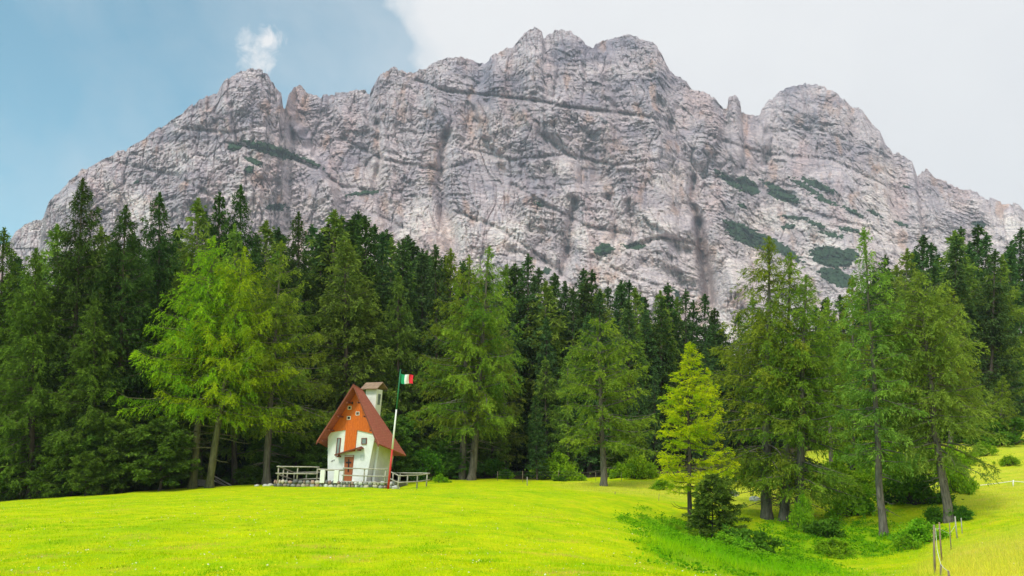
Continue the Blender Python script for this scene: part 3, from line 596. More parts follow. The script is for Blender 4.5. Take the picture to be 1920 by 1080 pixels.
# front trees, one by one: kind, foot px, distance, tip px, tip py, width factor, label
FRONT = [
 ('larch_a', 362, 63.5, 402, 446, .90, 'bright green larch with mossy trunk, left one of the pair left of the chapel', 1.2),
 ('larch_a', 393, 63, 458, 466, .92, 'bright yellow green larch with mossy trunk, right one of the pair left of the chapel', 3.6),
 ('larch_b', 500, 66, 527, 455, .90, 'larch with a pointed tip and grey trunk just behind the bright pair, nearest the railing', .5),
 ('spruce_o', 650, 74, 645, 452, 1.25, 'broad olive green spruce standing right behind the chapel roof', 1),
 ('spruce_o', 748, 76, 747, 515, .9, 'olive spruce behind the flagpole', 2),
 ('larch_b', 866, 72.5, 880, 482, .95, 'larch with grey trunk, left one of the twin larches right of the flag', 2.2),
 ('larch_b', 884, 72, 918, 466, 1.0, 'tallest larch with thick grey trunk, right one of the twin larches right of the flag', 4.3),
 ('larch_c', 1132, 64, 1120, 600, 1.0, 'rounded larch standing alone on the meadow edge right of the twin larches', 0),
 ('larch_y', 1291, 46, 1293, 645, 1.0, 'young yellow green larch standing alone at the rim of the hollow', 0),
 ('spruce_small', 1330, 43, 1338, 892, 1.12, 'small dark spruce in front of the young yellow larch', 0),
 ('larch_f', 1433, 52, 1442, 448, 1.15, 'tall open larch with leaning pale foot, left one of the three close trunks', 2.5),
 ('larch_f', 1464, 51.5, 1482, 478, 1.05, 'tall larch, middle one of the three close trunks in the hollow', 5.2),
 ('larch_f', 1490, 50.5, 1512, 520, 1.15, 'larch with drooping lower boughs, right one of the three close trunks', .8),
 ('larch_g', 1647, 46, 1620, 432, 1.0, 'tall slim larch with long bare lower trunk beside the hollow', 0),
 ('larch_h', 1771, 46, 1722, 515, 1.0, 'leaning larch with thick rough trunk at the right by the fence posts', 1),
 ('larch_g', 1700, 66, 1690, 560, .8, 'thin trunked larch behind the shrubs right of the slim larch', 3),
 ('spruce_c', 1007, 73, 1004, 742, 1.15, 'small thin spruce with bare lower trunk by the wire fence', 0),
 ('spruce_c', 1200, 82, 1196, 690, 1.0, 'short spruce behind the lone rounded larch', 1),
 ('spruce_a', 130, 62, 155, 338, .85, 'tallest dark spruce on the far left, its tip against the rock', 1),
 ('spruce_a', 215, 63, 236, 388, .95, 'big spruce with boughs down to the meadow, second tip from the left', 2),
 ('spruce_a', 60, 60, 68, 468, 1.0, 'dense green spruce at the left edge of the meadow', 3),
 ('spruce_a', 290, 68, 300, 364, .85, 'dark pointed spruce just left of the bright larch pair', 4),
 ('spruce_a', -12, 62, 8, 430, .9, 'dark spruce cut off by the left picture edge', 5),
 ('spruce_a', 170, 60.5, 180, 560, 1.2, 'lower bushy spruce leaning over the left meadow edge', 2.7),
 ('spruce_a', 320, 66, 330, 520, .9, 'mid height spruce beneath the bright larches', .3),
 ('spruce_a', 560, 78, 560, 400, .8, 'tall dark spruce left of the chapel gable', 3.3),
 ('spruce_a', 440, 76, 452, 350, .8, 'tall dark spruce rising above the bright larches', 3.9),
 ('spruce_d', 400, 74, 412, 364, .8, 'dark spruce just left of the one rising above the bright larches', 1.9),
 ('larch_far', 372, 72, 372, 376, 1.0, 'soft green larch behind the top of the bright pair', 1.9),
 ('larch_far', 215, 75, 190, 430, 1.0, 'soft green larch between the two big spruces on the left', .9),
 ('larch_far', 118, 70, 108, 425, 1.0, 'green larch left of the tallest spruce on the far left', 2.9),
 ('larch_far', 440, 70, 440, 425, .8, 'pale larch tip just right behind the bright pair', .2),
 ('spruce_b', 820, 82, 816, 462, 1.0, 'dark spruce just left of the twin larches', .5),
 ('spruce_c', 700, 86, 703, 425, 1.0, 'dark spruce tip above the broad olive spruce', 1.5),
 ('larch_farb', 845, 84, 845, 470, .9, 'green larch tip directly left of the tallest twin larch', 2.5),
 ('larch_far', 1192, 95, 1192, 542, 1.1, 'soft green larch, left one of two behind the lone rounded larch', 1.5),
 ('larch_far', 1240, 96, 1238, 548, 1.0, 'soft green larch, right one of two behind the lone rounded larch', 3.5),
 ('larch_farb', 1560, 68, 1552, 560, .9, 'larch filling the gap between the three trunks and the slim larch', 3),
 ('larch_farb', 1600, 72, 1598, 520, .8, 'larch standing behind the slim larch', 5),
 ('larch_far', 1690, 88, 1700, 470, 1.1, 'soft green larch above and behind the leaning larch', 5),
 ('larch_farb', 1790, 84, 1780, 540, 1.0, 'larch right behind the leaning larch, in front of blue spruces', .4),
 ('larch_farb', 1882, 80, 1880, 705, 1.2, 'small bright leafy tree at the right in front of the dark spruces', .4),
]
for kd, b, Y_, tx, ty, ws, lab, rz in FRONT: plant(kd, b, Y_, tx, ty, ws, lab, None, rz, 'larch' if kd == 'larch_farb' and ty == 705 else 'spruce_dark' if kd[:7] == 'spruce_' and 330 < ty < 405 else None)
# dark wood behind: tips read off the skyline of the forest
TIPS = [(28,478),(250,440),(335,425),(345,470),(385,400),(500,418),(480,440),(522,430),(585,425),(600,440),(615,424),(628,398),(640,408),(662,410),(672,400),(685,408),(725,434),(735,450),(765,444),(775,458),(792,470),(800,475),(835,482),(950,500),(965,497),(978,505),(990,480),(1002,520),(1010,505),(1025,530),(1040,515),(1060,530),(1075,540),(1094,506),(1110,508),(1124,545),(1140,540),(1165,528),(1180,528),(1210,560),(1252,533),(1270,560),(1286,545),(1300,565),(1322,554),(1340,580),(1385,590),(1410,560),(1530,575),(1548,560),(1575,555),(1640,510),(1660,480),(1680,500),(1715,470),(1732,444),(1746,458),(1760,480),(1775,500),(1790,436),(1802,428),(1818,455),(1834,424),(1850,440),(1866,470),(1880,480),(1896,455),(1915,430),(1930,450)]
rr = random.Random(5)
for i, (tx, ty) in enumerate(TIPS):
    Y_ = rr.uniform(88, 118) if tx > 700 else rr.uniform(80, 96)
    kd = rr.choice(['spruce_b', 'spruce_c', 'spruce_d', 'spruce_b', 'spruce_c']) if i % 6 != 5 else 'larch_far'
    if tx < 400: kd = rr.choice(['spruce_d', 'spruce_a'])
    side = 'left of the chapel' if tx < 600 else 'above the chapel' if tx < 800 else 'left of the lone rounded larch' if tx < 1110 else 'right of the lone rounded larch' if tx < 1420 else 'above the hollow' if tx < 1660 else 'above the right hillside'
    nth = sum(1 for a in TIPS[:i] if (a[0] < 600) == (tx < 600) and (600 <= a[0] < 800) == (600 <= tx < 800) and (800 <= a[0] < 1110) == (800 <= tx < 1110) and (1110 <= a[0] < 1420) == (1110 <= tx < 1420) and (1420 <= a[0] < 1660) == (1420 <= tx < 1660)) + 1
    ordn = ['first', 'second', 'third', 'fourth', 'fifth', 'sixth', 'seventh', 'eighth', 'ninth', 'tenth', 'eleventh', 'twelfth', 'thirteenth', 'fourteenth', 'fifteenth', 'sixteenth', 'seventeenth', 'eighteenth', 'nineteenth', 'twentieth'][min(nth - 1, 19)]
    plant(kd, tx + rr.uniform(-6, 6), Y_, tx, ty, rr.uniform(1.0, 1.35) if tx > 400 else 1.05, '%s, %s of the forest tips %s' % ('soft green larch' if kd == 'larch_far' else 'dark spruce', ordn, side), 'tree tips of the forest against the rock', None, 'spruce_dark' if kd in ('spruce_a', 'spruce_d') else None)
ORD = 'first second third fourth fifth sixth seventh eighth ninth tenth eleventh twelfth thirteenth fourteenth fifteenth sixteenth seventeenth eighteenth nineteenth twentieth'.split() + ['twenty %s' % q for q in 'first second third fourth fifth sixth seventh eighth ninth'.split()] + ['thirtieth'] + ['thirty %s' % q for q in 'first second third fourth fifth sixth seventh eighth ninth'.split()] + ['fortieth']
inner = []
# trees inside the wood, whose tips stay below that skyline
tp = sorted(TIPS); txs = [a for a, b in tp]; tys = [b for a, b in tp]
for i in range(150):
    px = rr.uniform(-60, 1980); Y_ = rr.uniform(76, 100) if i < 95 else rr.uniform(100, 130)
    if Y_ < float(edgeY(float(ratio(px, 900)[0]) * Y_)) + 3: continue
    if 1240 < px < 1660 and Y_ < 86: continue
    ty = float(np.interp(px, txs, tys)) + rr.uniform(35, 150) * (1.0 if Y_ < 100 else .5)
    kd = rr.choice(['spruce_b', 'spruce_c', 'spruce_d', 'spruce_d', 'spruce_b', 'spruce_o' , 'larch_far']) if px > 500 else rr.choice(['spruce_a', 'spruce_d', 'spruce_d', 'spruce_b'])
    side = 'left of the chapel' if px < 600 else 'behind the chapel and the flag' if px < 860 else 'behind the lone rounded larch' if px < 1240 else 'behind the hollow' if px < 1660 else 'on the right hillside'
    lb = ('soft green larch' if kd == 'larch_far' else 'olive spruce' if kd == 'spruce_o' else 'dark blue green spruce' if kd in ('spruce_b', 'spruce_c') else 'dark green spruce') + ' among its like inside the forest ' + side
    side = side.replace(' and the flag', ''); pl = lb.split(' among')[0].replace('larch', 'larche') + 's'
    inner.append((px, plant(kd, px, Y_, px + rr.uniform(-5, 5), ty, rr.uniform(.9, 1.25), 'x', pl + ' inside the forest ' + side), pl + ' inside the forest ' + side))
cnt = {}
for px, o_, what in sorted(inner, key=lambda e: e[0]):
    o_['label'] = '%s from left of %s' % (ORD[cnt.get(what, 0)], what); cnt[what] = cnt.get(what, 0) + 1

young = []
for i in range(34):
    px = rr.uniform(-20, 1250) if i < 26 else rr.uniform(1560, 1920); Y_ = float(edgeY(float(ratio(px, 900)[0]) * 70)) + rr.uniform(-1.0, 5)
    if 500 < px < 830: Y_ = max(Y_, 70)
    hh_ = rr.uniform(2.0, 6.0); X_ = float(ratio(px, 900)[0]) * Y_; py_ = 0
    z_ = g1(X_, Y_) + hh_; v_ = (z_ - EYE) / Y_; tpy = 540 - FPX * math.tan(math.atan(v_) - PITCH)
    young.append((px, plant('spruce_small', px, Y_, px, tpy, rr.uniform(1.0, 1.5), 'x', 'young spruces along the forest edge'), 'left of the chapel' if px < 600 else 'behind the chapel' if px < 830 else 'right of the chapel' if px < 1300 else 'uphill on the right'))
skyl = []
for i in range(75):
    px = rr.uniform(-30, 1950); Y_ = rr.uniform(84, 115)
    if 1240 < px < 1660 and Y_ < 92: continue
    ty = float(np.interp(px, txs, tys)) + rr.uniform(4, 34) + (14 if 1240 < px < 1660 else 0); kd = rr.choice(['spruce_b', 'spruce_c', 'spruce_d'])
    side = 'left of the chapel' if px < 600 else 'behind the chapel and the flag' if px < 860 else 'behind the lone rounded larch' if px < 1240 else 'behind the hollow' if px < 1660 else 'on the right hillside'
    side = side.replace(' and the flag', '')
    skyl.append((px, plant(kd, px, Y_, px + rr.uniform(-4, 4), ty, rr.uniform(1.0, 1.4), 'x', 'spruces just under the forest skyline', None, 'spruce_dark' if kd == 'spruce_d' else None), side))
for lst, what in ((skyl, 'spruces just under the skyline '), (young, 'young spruces along the forest edge ')):
    cnt = {}
    for px, o_, side in sorted(lst, key=lambda e: e[0]):
        o_['label'] = '%s from left of the %s' % (ORD[cnt.get(side, 0)], what + side); cnt[side] = cnt.get(side, 0) + 1
# ------------------------------------------------------------------ shrubs
def shrub_mesh(name, seed, R_, Hs, n, leafm, ll=.13, lw=.045):
    rs = np.random.RandomState(seed); nc = 34; c = np.c_[rs.normal(size=(nc, 2)) * R_ * .48, rs.uniform(.12, 1.0, nc) ** 1.2 * Hs]; c[:, 2] *= np.clip(1.15 - .55 * np.hypot(c[:, 0], c[:, 1]) / R_, .3, 1.2); cr_ = rs.uniform(.12, .30, nc) * min(R_, Hs)
    ci = rs.randint(0, nc, n); d = unit(rs.normal(size=(n, 3))); P = c[ci] + d * (cr_[ci] * np.abs(rs.normal(size=n)) * .8)[:, None]; P[:, 2] = np.abs(P[:, 2]) * (Hs / max(P[:, 2].max(), .1)) ** .5
    V, F = leaves(P, d + rs.normal(size=(n, 3)) * .7 + np.array((0, 0, .3)), ll * rs.uniform(.6, 1.3, n), lw * rs.uniform(.7, 1.3, n), rs)
    ti = np.clip(.45 + rs.normal(size=nc)[ci] * .15 + rs.normal(size=n) * .12, 0, 1)
    cm = npmesh(name + '_leaves', V, F, M[leafm], {'tint': np.repeat(ti, 4)})
    mb = MB()
    for i in range(nc): mb.tube([(rs.normal() * .08, rs.normal() * .08, -.1), tuple(c[i] * .5 + rs.normal(size=3) * .06), tuple(c[i])], [.03, .02, .006], 4)
    me = bpy.data.meshes.new(name + '_stems'); me.from_pydata(mb.v, [], mb.f); me.materials.append(M['bark_dark'])
    return cm, me, R_, Hs
SH = [shrub_mesh('shrub', 31, 1.1, 1.4, 7000, 'shrub'), shrub_mesh('shrub', 32, 1.0, 1.7, 7000, 'shrub_dark'), shrub_mesh('shrub', 33, 1.3, 1.2, 7000, 'shrub'), shrub_mesh('shrub', 34, .9, 1.1, 6000, 'shrub_dark')]
def shrub(k, px, Y_, rad, hh, label, group=None, rz=0):
    cm, st_, r0, h0 = SH[k]; X = float(ratio(px, 900)[0]) * Y_; o = empty('shrub', (X, Y_, g1(X, Y_)), (0, 0, rz)); o.scale = (rad / r0, rad / r0, hh / h0)
    link(bpy.data.objects.new('stems', st_), o); link(bpy.data.objects.new('foliage', cm), o); tag(o, label, 'shrub', group)
for a in [(0, 1045, 74, 2.0, 2.3, 'broad leafy shrub left of the lone rounded larch, behind the wire fence'), (0, 950, 74, .7, .8, 'small bright shrub at the meadow edge right of the twin larches'),
          (1, 1050, 71, .5, .5, 'tiny dark shrub in the grass in front of the broad leafy shrub'), (2, 1195, 74, 1.6, 2.0, 'bright shrub just right of the lone rounded larch'),
          (0, 1160, 75, 1.0, 1.3, 'smaller shrub touching the trunk of the lone rounded larch'), (1, 1010, 77, 1.2, 1.5, 'dark shrub behind the small thin spruce'),
          (0, 826, 68, .6, .7, 'small bright shrub at the end of the right railing'), (1, 800, 72, 1.7, 3.0, 'tall dark shrub behind the right railing'), (1, 915, 76, 1.8, 2.0, 'dark shrub behind the trunks of the twin larches'), (1, 835, 75, 1.4, 1.8, 'low dark shrub left of the trunks of the twin larches'),
          (3, 1385, 40.5, 1.35, 1.25, 'dark leafy shrub beside the foot of the small dark spruce'), (0, 1345, 40, 1.1, .8, 'bright low shrub in front of the small dark spruce'), (1, 1305, 45, .6, .8, 'dark shrub at the foot of the young yellow larch'),
          (0, 1502, 48.5, .7, 2.0, 'tall thin shrub climbing round the right one of the three trunks'), (0, 1378, 39, .9, .8, 'bright leafy shrub spilling down the bank, right of the small spruce foot'), (2, 1412, 38.5, .9, .55, 'low bright plant clump at the lower end of the bank shrubs'), (0, 1295, 43, .6, .5, 'bright nettles like clump left of the small dark spruce'), (0, 1255, 44, .5, .35, 'small bright clump left of the young larch trunk'), (3, 1545, 47, 1.0, 1.0, 'dark low shrub in the bottom of the hollow'), (0, 1552, 42, .9, .8, 'bright weedy shrub low in the hollow, nearest the camera'),
          (0, 1600, 52, 1.5, 2.0, 'bright shrub left of the slim larch trunk'), (0, 1575, 60, 1.6, 2.3, 'leafy green shrub between the three trunks and the slim larch'), (2, 1625, 60, 1.5, 1.6, 'light green shrub behind the slim larch trunk'),
          (0, 1690, 54, 1.5, 2.9, 'large green shrub between the slim and the leaning larch'), (1, 1712, 53, 1.7, 2.4, 'large dark shrub left of the leaning larch trunk'), (2, 1670, 58, 1.6, 2.4, 'green shrub behind the large dark shrub'), (0, 1790, 56, 1.2, 3.0, 'green shrub right behind the leaning larch trunk'),
          (3, 1745, 46.5, .6, .9, 'small dark shrub touching the left foot of the leaning larch'), (3, 1790, 46, .6, .8, 'small dark shrub touching the right foot of the leaning larch'), (0, 1715, 42, 1.1, 1.1, 'weedy shrub in front of the leaning larch'), (0, 1690, 41, .6, .7, 'little bright shrub left of the weedy shrub at the slope'),
          (1, 1890, 80, 2.6, 3.0, 'dark spreading bush at the right edge below the spruces'), (1, 1840, 84, 2.2, 3.0, 'dark bush at the foot of the dark spruces on the right'), (0, 1850, 74, 1.0, 1.2, 'small bush on the yellow slope at the right'), (0, 1815, 70, .9, 1.1, 'green tuft like bush on the slope behind the tape fence'), (2, 1895, 68, .8, .8, 'low bush on the slope near the right edge'), (1, 1765, 72, 1.4, 1.6, 'dark bush uphill of the leaning larch'),
          (0, 1735, 70, 2.0, 2.2, 'light green thicket uphill between the slim and leaning larches'), (0, 1655, 70, 2.2, 2.6, 'light green thicket behind the slim larch'), (2, 1610, 74, 2.0, 2.2, 'pale thicket behind the hollow'), (1, 1420, 66, 1.5, 1.8, 'dark bush behind the left one of the three trunks'), (1, 1540, 66, 1.4, 1.6, 'dark bush behind the right one of the three trunks'),
          (0, 1240, 62, .8, .8, 'dry looking low shrub left of the young yellow larch'), (1, 640, 70, 2.0, 1.8, 'dark undergrowth behind the chapel door side'), (1, 470, 68, 1.4, 1.6, 'dark undergrowth left of the railing'), (1, 330, 66, 1.3, 1.2, 'dark low bush left of the mossy trunks')]:
    shrub(*a[:6], rz=a[1] * .37)

# ------------------------------------------------------------------ grass, weeds, flowers
def scatter_blades(name, n, ylo, yhi, xr, h, w, cols, seed, dens_pow, keep, label, cat, mat='grass', lean=.5, leafy=False):
    rs = np.random.RandomState(seed); q = rs.uniform(0, 1, n)
    if dens_pow == 2: Yv = 1 / (1 / ylo + q * (1 / yhi - 1 / ylo))
    else: Yv = ylo * (yhi / ylo) ** q if dens_pow == 1 else ylo + q * (yhi - ylo)
    Xv = rs.uniform(xr[0], xr[1], n) * (Yv if dens_pow else 1); z_ = zones(Xv, Yv); k = keep(Xv, Yv, z_, rs); Xv, Yv, z_ = Xv[k], Yv[k], z_[k]; n = len(Xv)
    P = np.c_[Xv, Yv, ground(Xv, Yv) - .01]
    clump = .65 + .7 * sm(n2(Xv * 1.3, Yv * 1.3, 17), -.4, .5)
    hh = h * rs.uniform(.5, 1.4, n) * clump * (1 + .5 * z_[:, 0] + .8 * z_[:, 1]); d = np.c_[rs.normal(size=(n, 2)) * lean, np.ones(n)]
    if leafy:
        P[:, 2] += rs.uniform(.1, 1, n) * hh * 2.2; d = np.c_[rs.normal(size=(n, 2)), rs.uniform(-.3, .7, n)]; V, F = leaves(P, d, w * 2.4 * rs.uniform(.6, 1.3, n), w * .8, rs)
        t_ = np.clip(.5 + .9 * n2(Xv * 1.7, Yv * 1.7, 19) + rs.normal(size=n) * .15, 0, 1); me = npmesh(name, V, F, M[mat], {'tint': np.repeat(t_, 4)})
    else:
        d = unit(d); s_ = unit(np.cross(d, np.c_[rs.normal(size=(n, 2)), np.zeros(n)])) * (w * rs.uniform(.6, 1.3, n))[:, None]
        V = np.stack([P - s_, P + s_, P + d * hh[:, None]], 1).reshape(-1, 3); F = np.arange(3 * n).reshape(-1, 3)
        a, b, dr, lu = [np.array(c) for c in cols]; t_ = np.clip(.62 + .9 * fbm(Xv * .35, Yv * .55, 4, 23) + rs.normal(size=n) * .16, 0, 1)[:, None]
        c = a + (b - a) * t_; bg_ = sm(fbm(Xv * .07, Yv * .11, 3, 37), -.05, .4)[:, None] * .65; c = c + (np.array((.26, .56, .005)) - c) * bg_; pt_ = sm(fbm(Xv * .5 + 9, Yv * .8, 4, 33), .16, .42)[:, None] * .8; c = c + (np.array((.80, .58, .13)) - c) * pt_; pd_ = sm(fbm(Xv * .9, Yv * 1.5 + 5, 4, 35), .22, .5)[:, None] * .8; c = c + (np.array((.10, .24, .006)) - c) * pd_; c = c + (dr - c) * (np.clip(z_[:, :1] * 1.1, 0, 1) * (.4 + .6 * rs.uniform(0, 1, (n, 1)))); c = c + (lu - c) * z_[:, 1:2] * .8
        c = c * rs.uniform(.8, 1.2, (n, 1)); me = npmesh(name, V, F, M[mat], {'tone': np.repeat(c, 3, 0)})
    return tag(link(bpy.data.objects.new(name, me)), label, cat, kind='stuff')
GC = [(.22, .50, .004), (.76, .80, .008), (.84, .75, .10), (.20, .54, .006)]
scatter_blades('meadow_grass', 420000, 9.5, 75, (-.75, .75), .055, .007, GC, 51, 1, lambda x, y, z, r: z[:, 2] < .5, 'short bright green meadow grass covering the field', 'grass')
scatter_blades('tall_grass', 90000, 22, 75, (.02, .75), .14, .010, GC, 53, 1, lambda x, y, z, r: (z[:, 2] < .6) & ((z[:, 0] > .25) | (z[:, 1] > .3) | ((x > 13) & (y > 38))) & (r.uniform(0, 1, len(x)) < .9), 'longer yellow and green grass on the right bank and round the hollow', 'grass', lean=.35)
scatter_blades('weeds', 60000, 26, 56, (.10, .48), .14, .045, None, 55, 0, lambda x, y, z, r: (z[:, 1] > .25 + .4 * r.uniform(0, 1, len(x))) & (n2(x * 1.2, y * 1.2, 27) > -.15), 'bright green broad leaved weeds on the bank of the hollow', 'weeds', 'weed', leafy=True) if False else None
def weeds():
    rs = np.random.RandomState(55); n = 240000; x = rs.uniform(2, 24, n); y = rs.uniform(17, 56, n); z = zones(x, y); k = (z[:, 1] > .15 + .6 * rs.uniform(0, 1, n)) & (n2(x * 1.1, y * 1.1, 27) > -.15 + .3 * (y < 30)) & (rs.uniform(0, 1, n) < .75); x, y = x[k], y[k]; n = len(x)
    hm = (.06 + .36 * sm(n2(x * .9, y * .9, 28), -.1, .6)) * (.45 + .55 * sm(y, 24, 36)); P = np.c_[x, y, ground(x, y) + rs.uniform(.0, 1, n) * hm]; d = np.c_[rs.normal(size=(n, 2)), rs.uniform(-.2, .8, n)]
    V, F = leaves(P, d, (.09 + .04 * sm(y, 24, 40)) * rs.uniform(.5, 1.5, n), .032, rs); t_ = np.clip(.5 + .7 * n2(x * 1.7, y * 1.7, 19) + rs.normal(size=n) * .15, 0, 1)
    tag(link(bpy.data.objects.new('weeds', npmesh('weeds', V, F, M['weed'], {'tint': np.repeat(t_, 4)}))), 'bright green broad leaved weeds on the bank of the hollow', 'weeds', kind='stuff')
weeds()
def flowers():
    rs = np.random.RandomState(57); n = 9000; q = rs.uniform(0, 1, n); y = 9.5 * (55 / 9.5) ** q; x = rs.uniform(-.7, .7, n) * y; z = zones(x, y); k = (z[:, 2] < .2) & (z[:, 1] < .5) & (n2(x * .5, y * .5, 29) > -.1); x, y = x[k], y[k]; n = len(x)
    P = np.c_[x, y, ground(x, y) + rs.uniform(.03, .09, n)]; r_ = rs.uniform(.010, .020, n)[:, None]; up = unit(np.c_[rs.normal(size=(n, 2)) * .5, np.ones(n)]); a = unit(np.cross(up, rs.normal(size=(n, 3)))); b = np.cross(up, a)
    V = np.stack([P + a * r_, P + b * r_, P - a * r_, P - b * r_], 1).reshape(-1, 3); c = np.where(rs.uniform(0, 1, (n, 1)) < .75, np.array([[.85, .72, .03]]), np.array([[.85, .85, .75]]))
    tag(link(bpy.data.objects.new('meadow_flowers', npmesh('meadow_flowers', V, np.arange(4 * n).reshape(-1, 4), M['grass'], {'tone': np.repeat(c, 4, 0)}))), 'tiny yellow and white flowers dotted over the meadow', 'flowers', kind='stuff')
flowers()

# ------------------------------------------------------------------ chapel
PHI = R(18); C0 = Vector((-14.334, 64.0, .61)); ch = empty('chapel', C0, (0, 0, -PHI))
tag(ch, 'small white chapel with orange wooden gable, steep red roof and narrow bell tower', 'chapel')
# local frame: x along the front, y into the building, z up.   Walls flare outwards to the eaves.
wl = MB(); wl.prism([(0, 0, -.45), (3.25, 0, -.45), (3.45, 3.5, -.45), (-.1, 3.5, -.45)], [(-.21, 0, 3.66), (3.95, 0, 3.45), (4.05, 3.45, 2.75), (-.35, 3.45, 2.85)])
wl.prism([(-.21, .02, 3.60), (3.9, .02, 3.42), (3.8, 3.0, 2.9), (-.2, 3.0, 2.9)], [(2.1, .02, 6.85), (2.25, .02, 6.85), (2.3, .9, 6.6), (2.2, .9, 6.6)])
wall = wl.build('wall', M['plaster'], ch, .03)
b = MB(); b.prism([(3.42, .62, -.3), (3.62, .62, -.3), (3.66, 1.15, -.3), (3.44, 1.15, -.3)], [(3.88, .62, 3.0), (4.06, .62, 3.0), (4.06, 1.2, 2.85), (3.9, 1.2, 2.85)]); b.build('buttress', M['plaster'], ch, .02)
# orange cladding shaped like a gable running down into a shaft over the door
cl_ = [(-.16, 3.70), (1.41, 3.92), (1.31, 2.20), (2.30, 2.26), (2.40, 3.88), (3.90, 3.56), (2.13, 6.88)]
g = MB(); g.prism([(x, -.07, z) for x, z in cl_], [(x, .05, z) for x, z in cl_]); clad = g.build('gable_cladding', M['clad'], ch, .008)
for i in range(19):
    x = .05 + i * .215; zt = min(3.70 + (x + .16) * 1.39, 3.56 + (3.9 - x) * 1.875) - .02; zb = 2.27 if 1.4 < x < 2.35 else (3.70 + .14 * (x + .16) if x < 1.41 else 3.88 - .213 * (x - 2.4)) + .01
    s_ = MB(); s_.box((x, -.078, (zt + zb) / 2), (.022, .016, zt - zb)); 
    if zt - zb > .1: s_.build('batten', M['clad'], clad)
def window(x0, x1, z0, z1, y=0, frame='brown', skew=0, d=.06, fw=.05, parent=ch, pane='glass', name='window'):
    def P(x, yy, z): return (x + (z - z0) * skew, yy, z)
    f = MB()
    for (a, b_, c, dd) in ((x0, x1, z0, z0 + fw), (x0, x1, z1 - fw, z1), (x0, x0 + fw, z0 + fw, z1 - fw), (x1 - fw, x1, z0 + fw, z1 - fw)):
        f.prism([P(a, y - d, c), P(b_, y - d, c), P(b_, y + .02, c), P(a, y + .02, c)], [P(a, y - d, dd), P(b_, y - d, dd), P(b_, y + .02, dd), P(a, y + .02, dd)])
    w = f.build(name, M[frame], parent); p = MB(); a, b_, c, dd = x0 + fw, x1 - fw, z0 + fw, z1 - fw
    p.prism([P(a, y - d * .35, c), P(b_, y - d * .35, c), P(b_, y + .015, c), P(a, y + .015, c)], [P(a, y - d * .35, dd), P(b_, y - d * .35, dd), P(b_, y + .015, dd), P(a, y + .015, dd)]); p.build('pane', M[pane], w); return w
window(.60, .93, 1.88, 3.30, -.015, skew=.06)
window(2.82, 3.27, 2.78, 3.27, -.015)
for x0, x1, z0, z1 in ((1.50, 1.87, 5.45, 5.79), (2.22, 2.60, 4.99, 5.33), (1.46, 1.84, 4.66, 5.0)): window(x0 + .03, x1 - .03, z0 + .03, z1 - .03, -.07, frame='white', d=.03, fw=.04, pane='iron')  # black sheets put in for the shade inside the gable openings
# small window in the slanted right wall (wall leans out by .23 per metre)
sw = MB()
for (a, b_, c, dd) in ((2.35, 2.65, 1.55, 1.6), (2.35, 2.65, 1.95, 2.0), (2.35, 2.4, 1.6, 1.95), (2.6, 2.65, 1.6, 1.95)):
    xx = lambda z, o: 3.38 + .16 * (z + .4) + o
    sw.prism([(xx(c, 0), a, c), (xx(c, .08), a, c), (xx(c, .08), b_, c), (xx(c, 0), b_, c)], [(xx(dd, 0), a, dd), (xx(dd, .08), a, dd), (xx(dd, .08), b_, dd), (xx(dd, 0), b_, dd)])
w = sw.build('window', M['white'], ch); p = MB(); p.prism([(xx(1.6, .01), 2.4, 1.6), (xx(1.6, .05), 2.4, 1.6), (xx(1.6, .05), 2.6, 1.6), (xx(1.6, .01), 2.6, 1.6)], [(xx(1.95, .01), 2.4, 1.95), (xx(1.95, .05), 2.4, 1.95), (xx(1.95, .05), 2.6, 1.95), (xx(1.95, .01), 2.6, 1.95)]); p.build('pane', M['glass'], w)
# small round lantern-like hole ornament above the windows
b = MB(); b.box((1.93, -.10, 5.98), (.10, .08, .2)); b.build('ornament', M['iron'], ch)
# door with iron cross, frame
b = MB(); b.prism([(1.42, -.05, .0), (2.09, -.05, .0), (2.09, .03, .0), (1.42, .03, .0)], [(1.40, -.05, 1.98), (2.22, -.05, 1.98), (2.22, .03, 1.98), (1.40, .03, 1.98)]); dr_ = b.build('door', M['door'], ch, .008)
b = MB(); b.box((1.80, -.075, 1.18), (.09, .04, .95)); b.box((1.80, -.075, 1.42), (.46, .04, .12)); b.build('cross', M['iron'], dr_)
b = MB(); b.box((2.03, -.09, 1.0), (.03, .07, .12)); b.build('handle', M['iron'], dr_)
b = MB(); b.box((1.78, -.06, 1.90), (.80, .05, .05)); b.build('lintel', M['plaster'], dr_)
b = MB(); b.box((1.8, -.32, -.08), (1.1, .6, .16)); b.build('doorstep', M['stone'], ch, .02)
# canopy over the door, higher on its right
b = MB(); b.prism([(.80, -.55, 1.93), (2.85, -.55, 2.46), (2.85, -.02, 2.56), (.80, -.02, 2.03)], [(.78, -.57, 2.02), (2.83, -.57, 2.55), (2.83, -.02, 2.65), (.78, -.02, 2.12)]); b.prism([(2.83, -.57, 2.47), (3.0, -.57, 2.36), (3.0, -.02, 2.46), (2.83, -.02, 2.57)], [(2.83, -.57, 2.55), (3.04, -.57, 2.42), (3.04, -.02, 2.52), (2.83, -.02, 2.65)]); cn = b.build('door_canopy', M['brown'], ch, .01)
b = MB(); b.box((1.05, -.28, 1.88), (.10, .5, .13)); b.build('bracket', M['brown'], cn); b = MB(); b.box((2.78, -.28, 2.36), (.10, .5, .13)); b.build('bracket', M['brown'], cn)
b = MB(); b.box((2.93, -.018, 1.80), (.32, .04, .40)); b.build('plaque', M['plaque'], ch, .006)
b = MB(); b.box((.35, -.02, 1.55), (.10, .04, .06)); b.box((.48, -.02, 1.60), (.05, .04, .09)); b.box((.25, -.02, 1.50), (.05, .03, .04)); b.build('bell_push', M['iron'], ch)
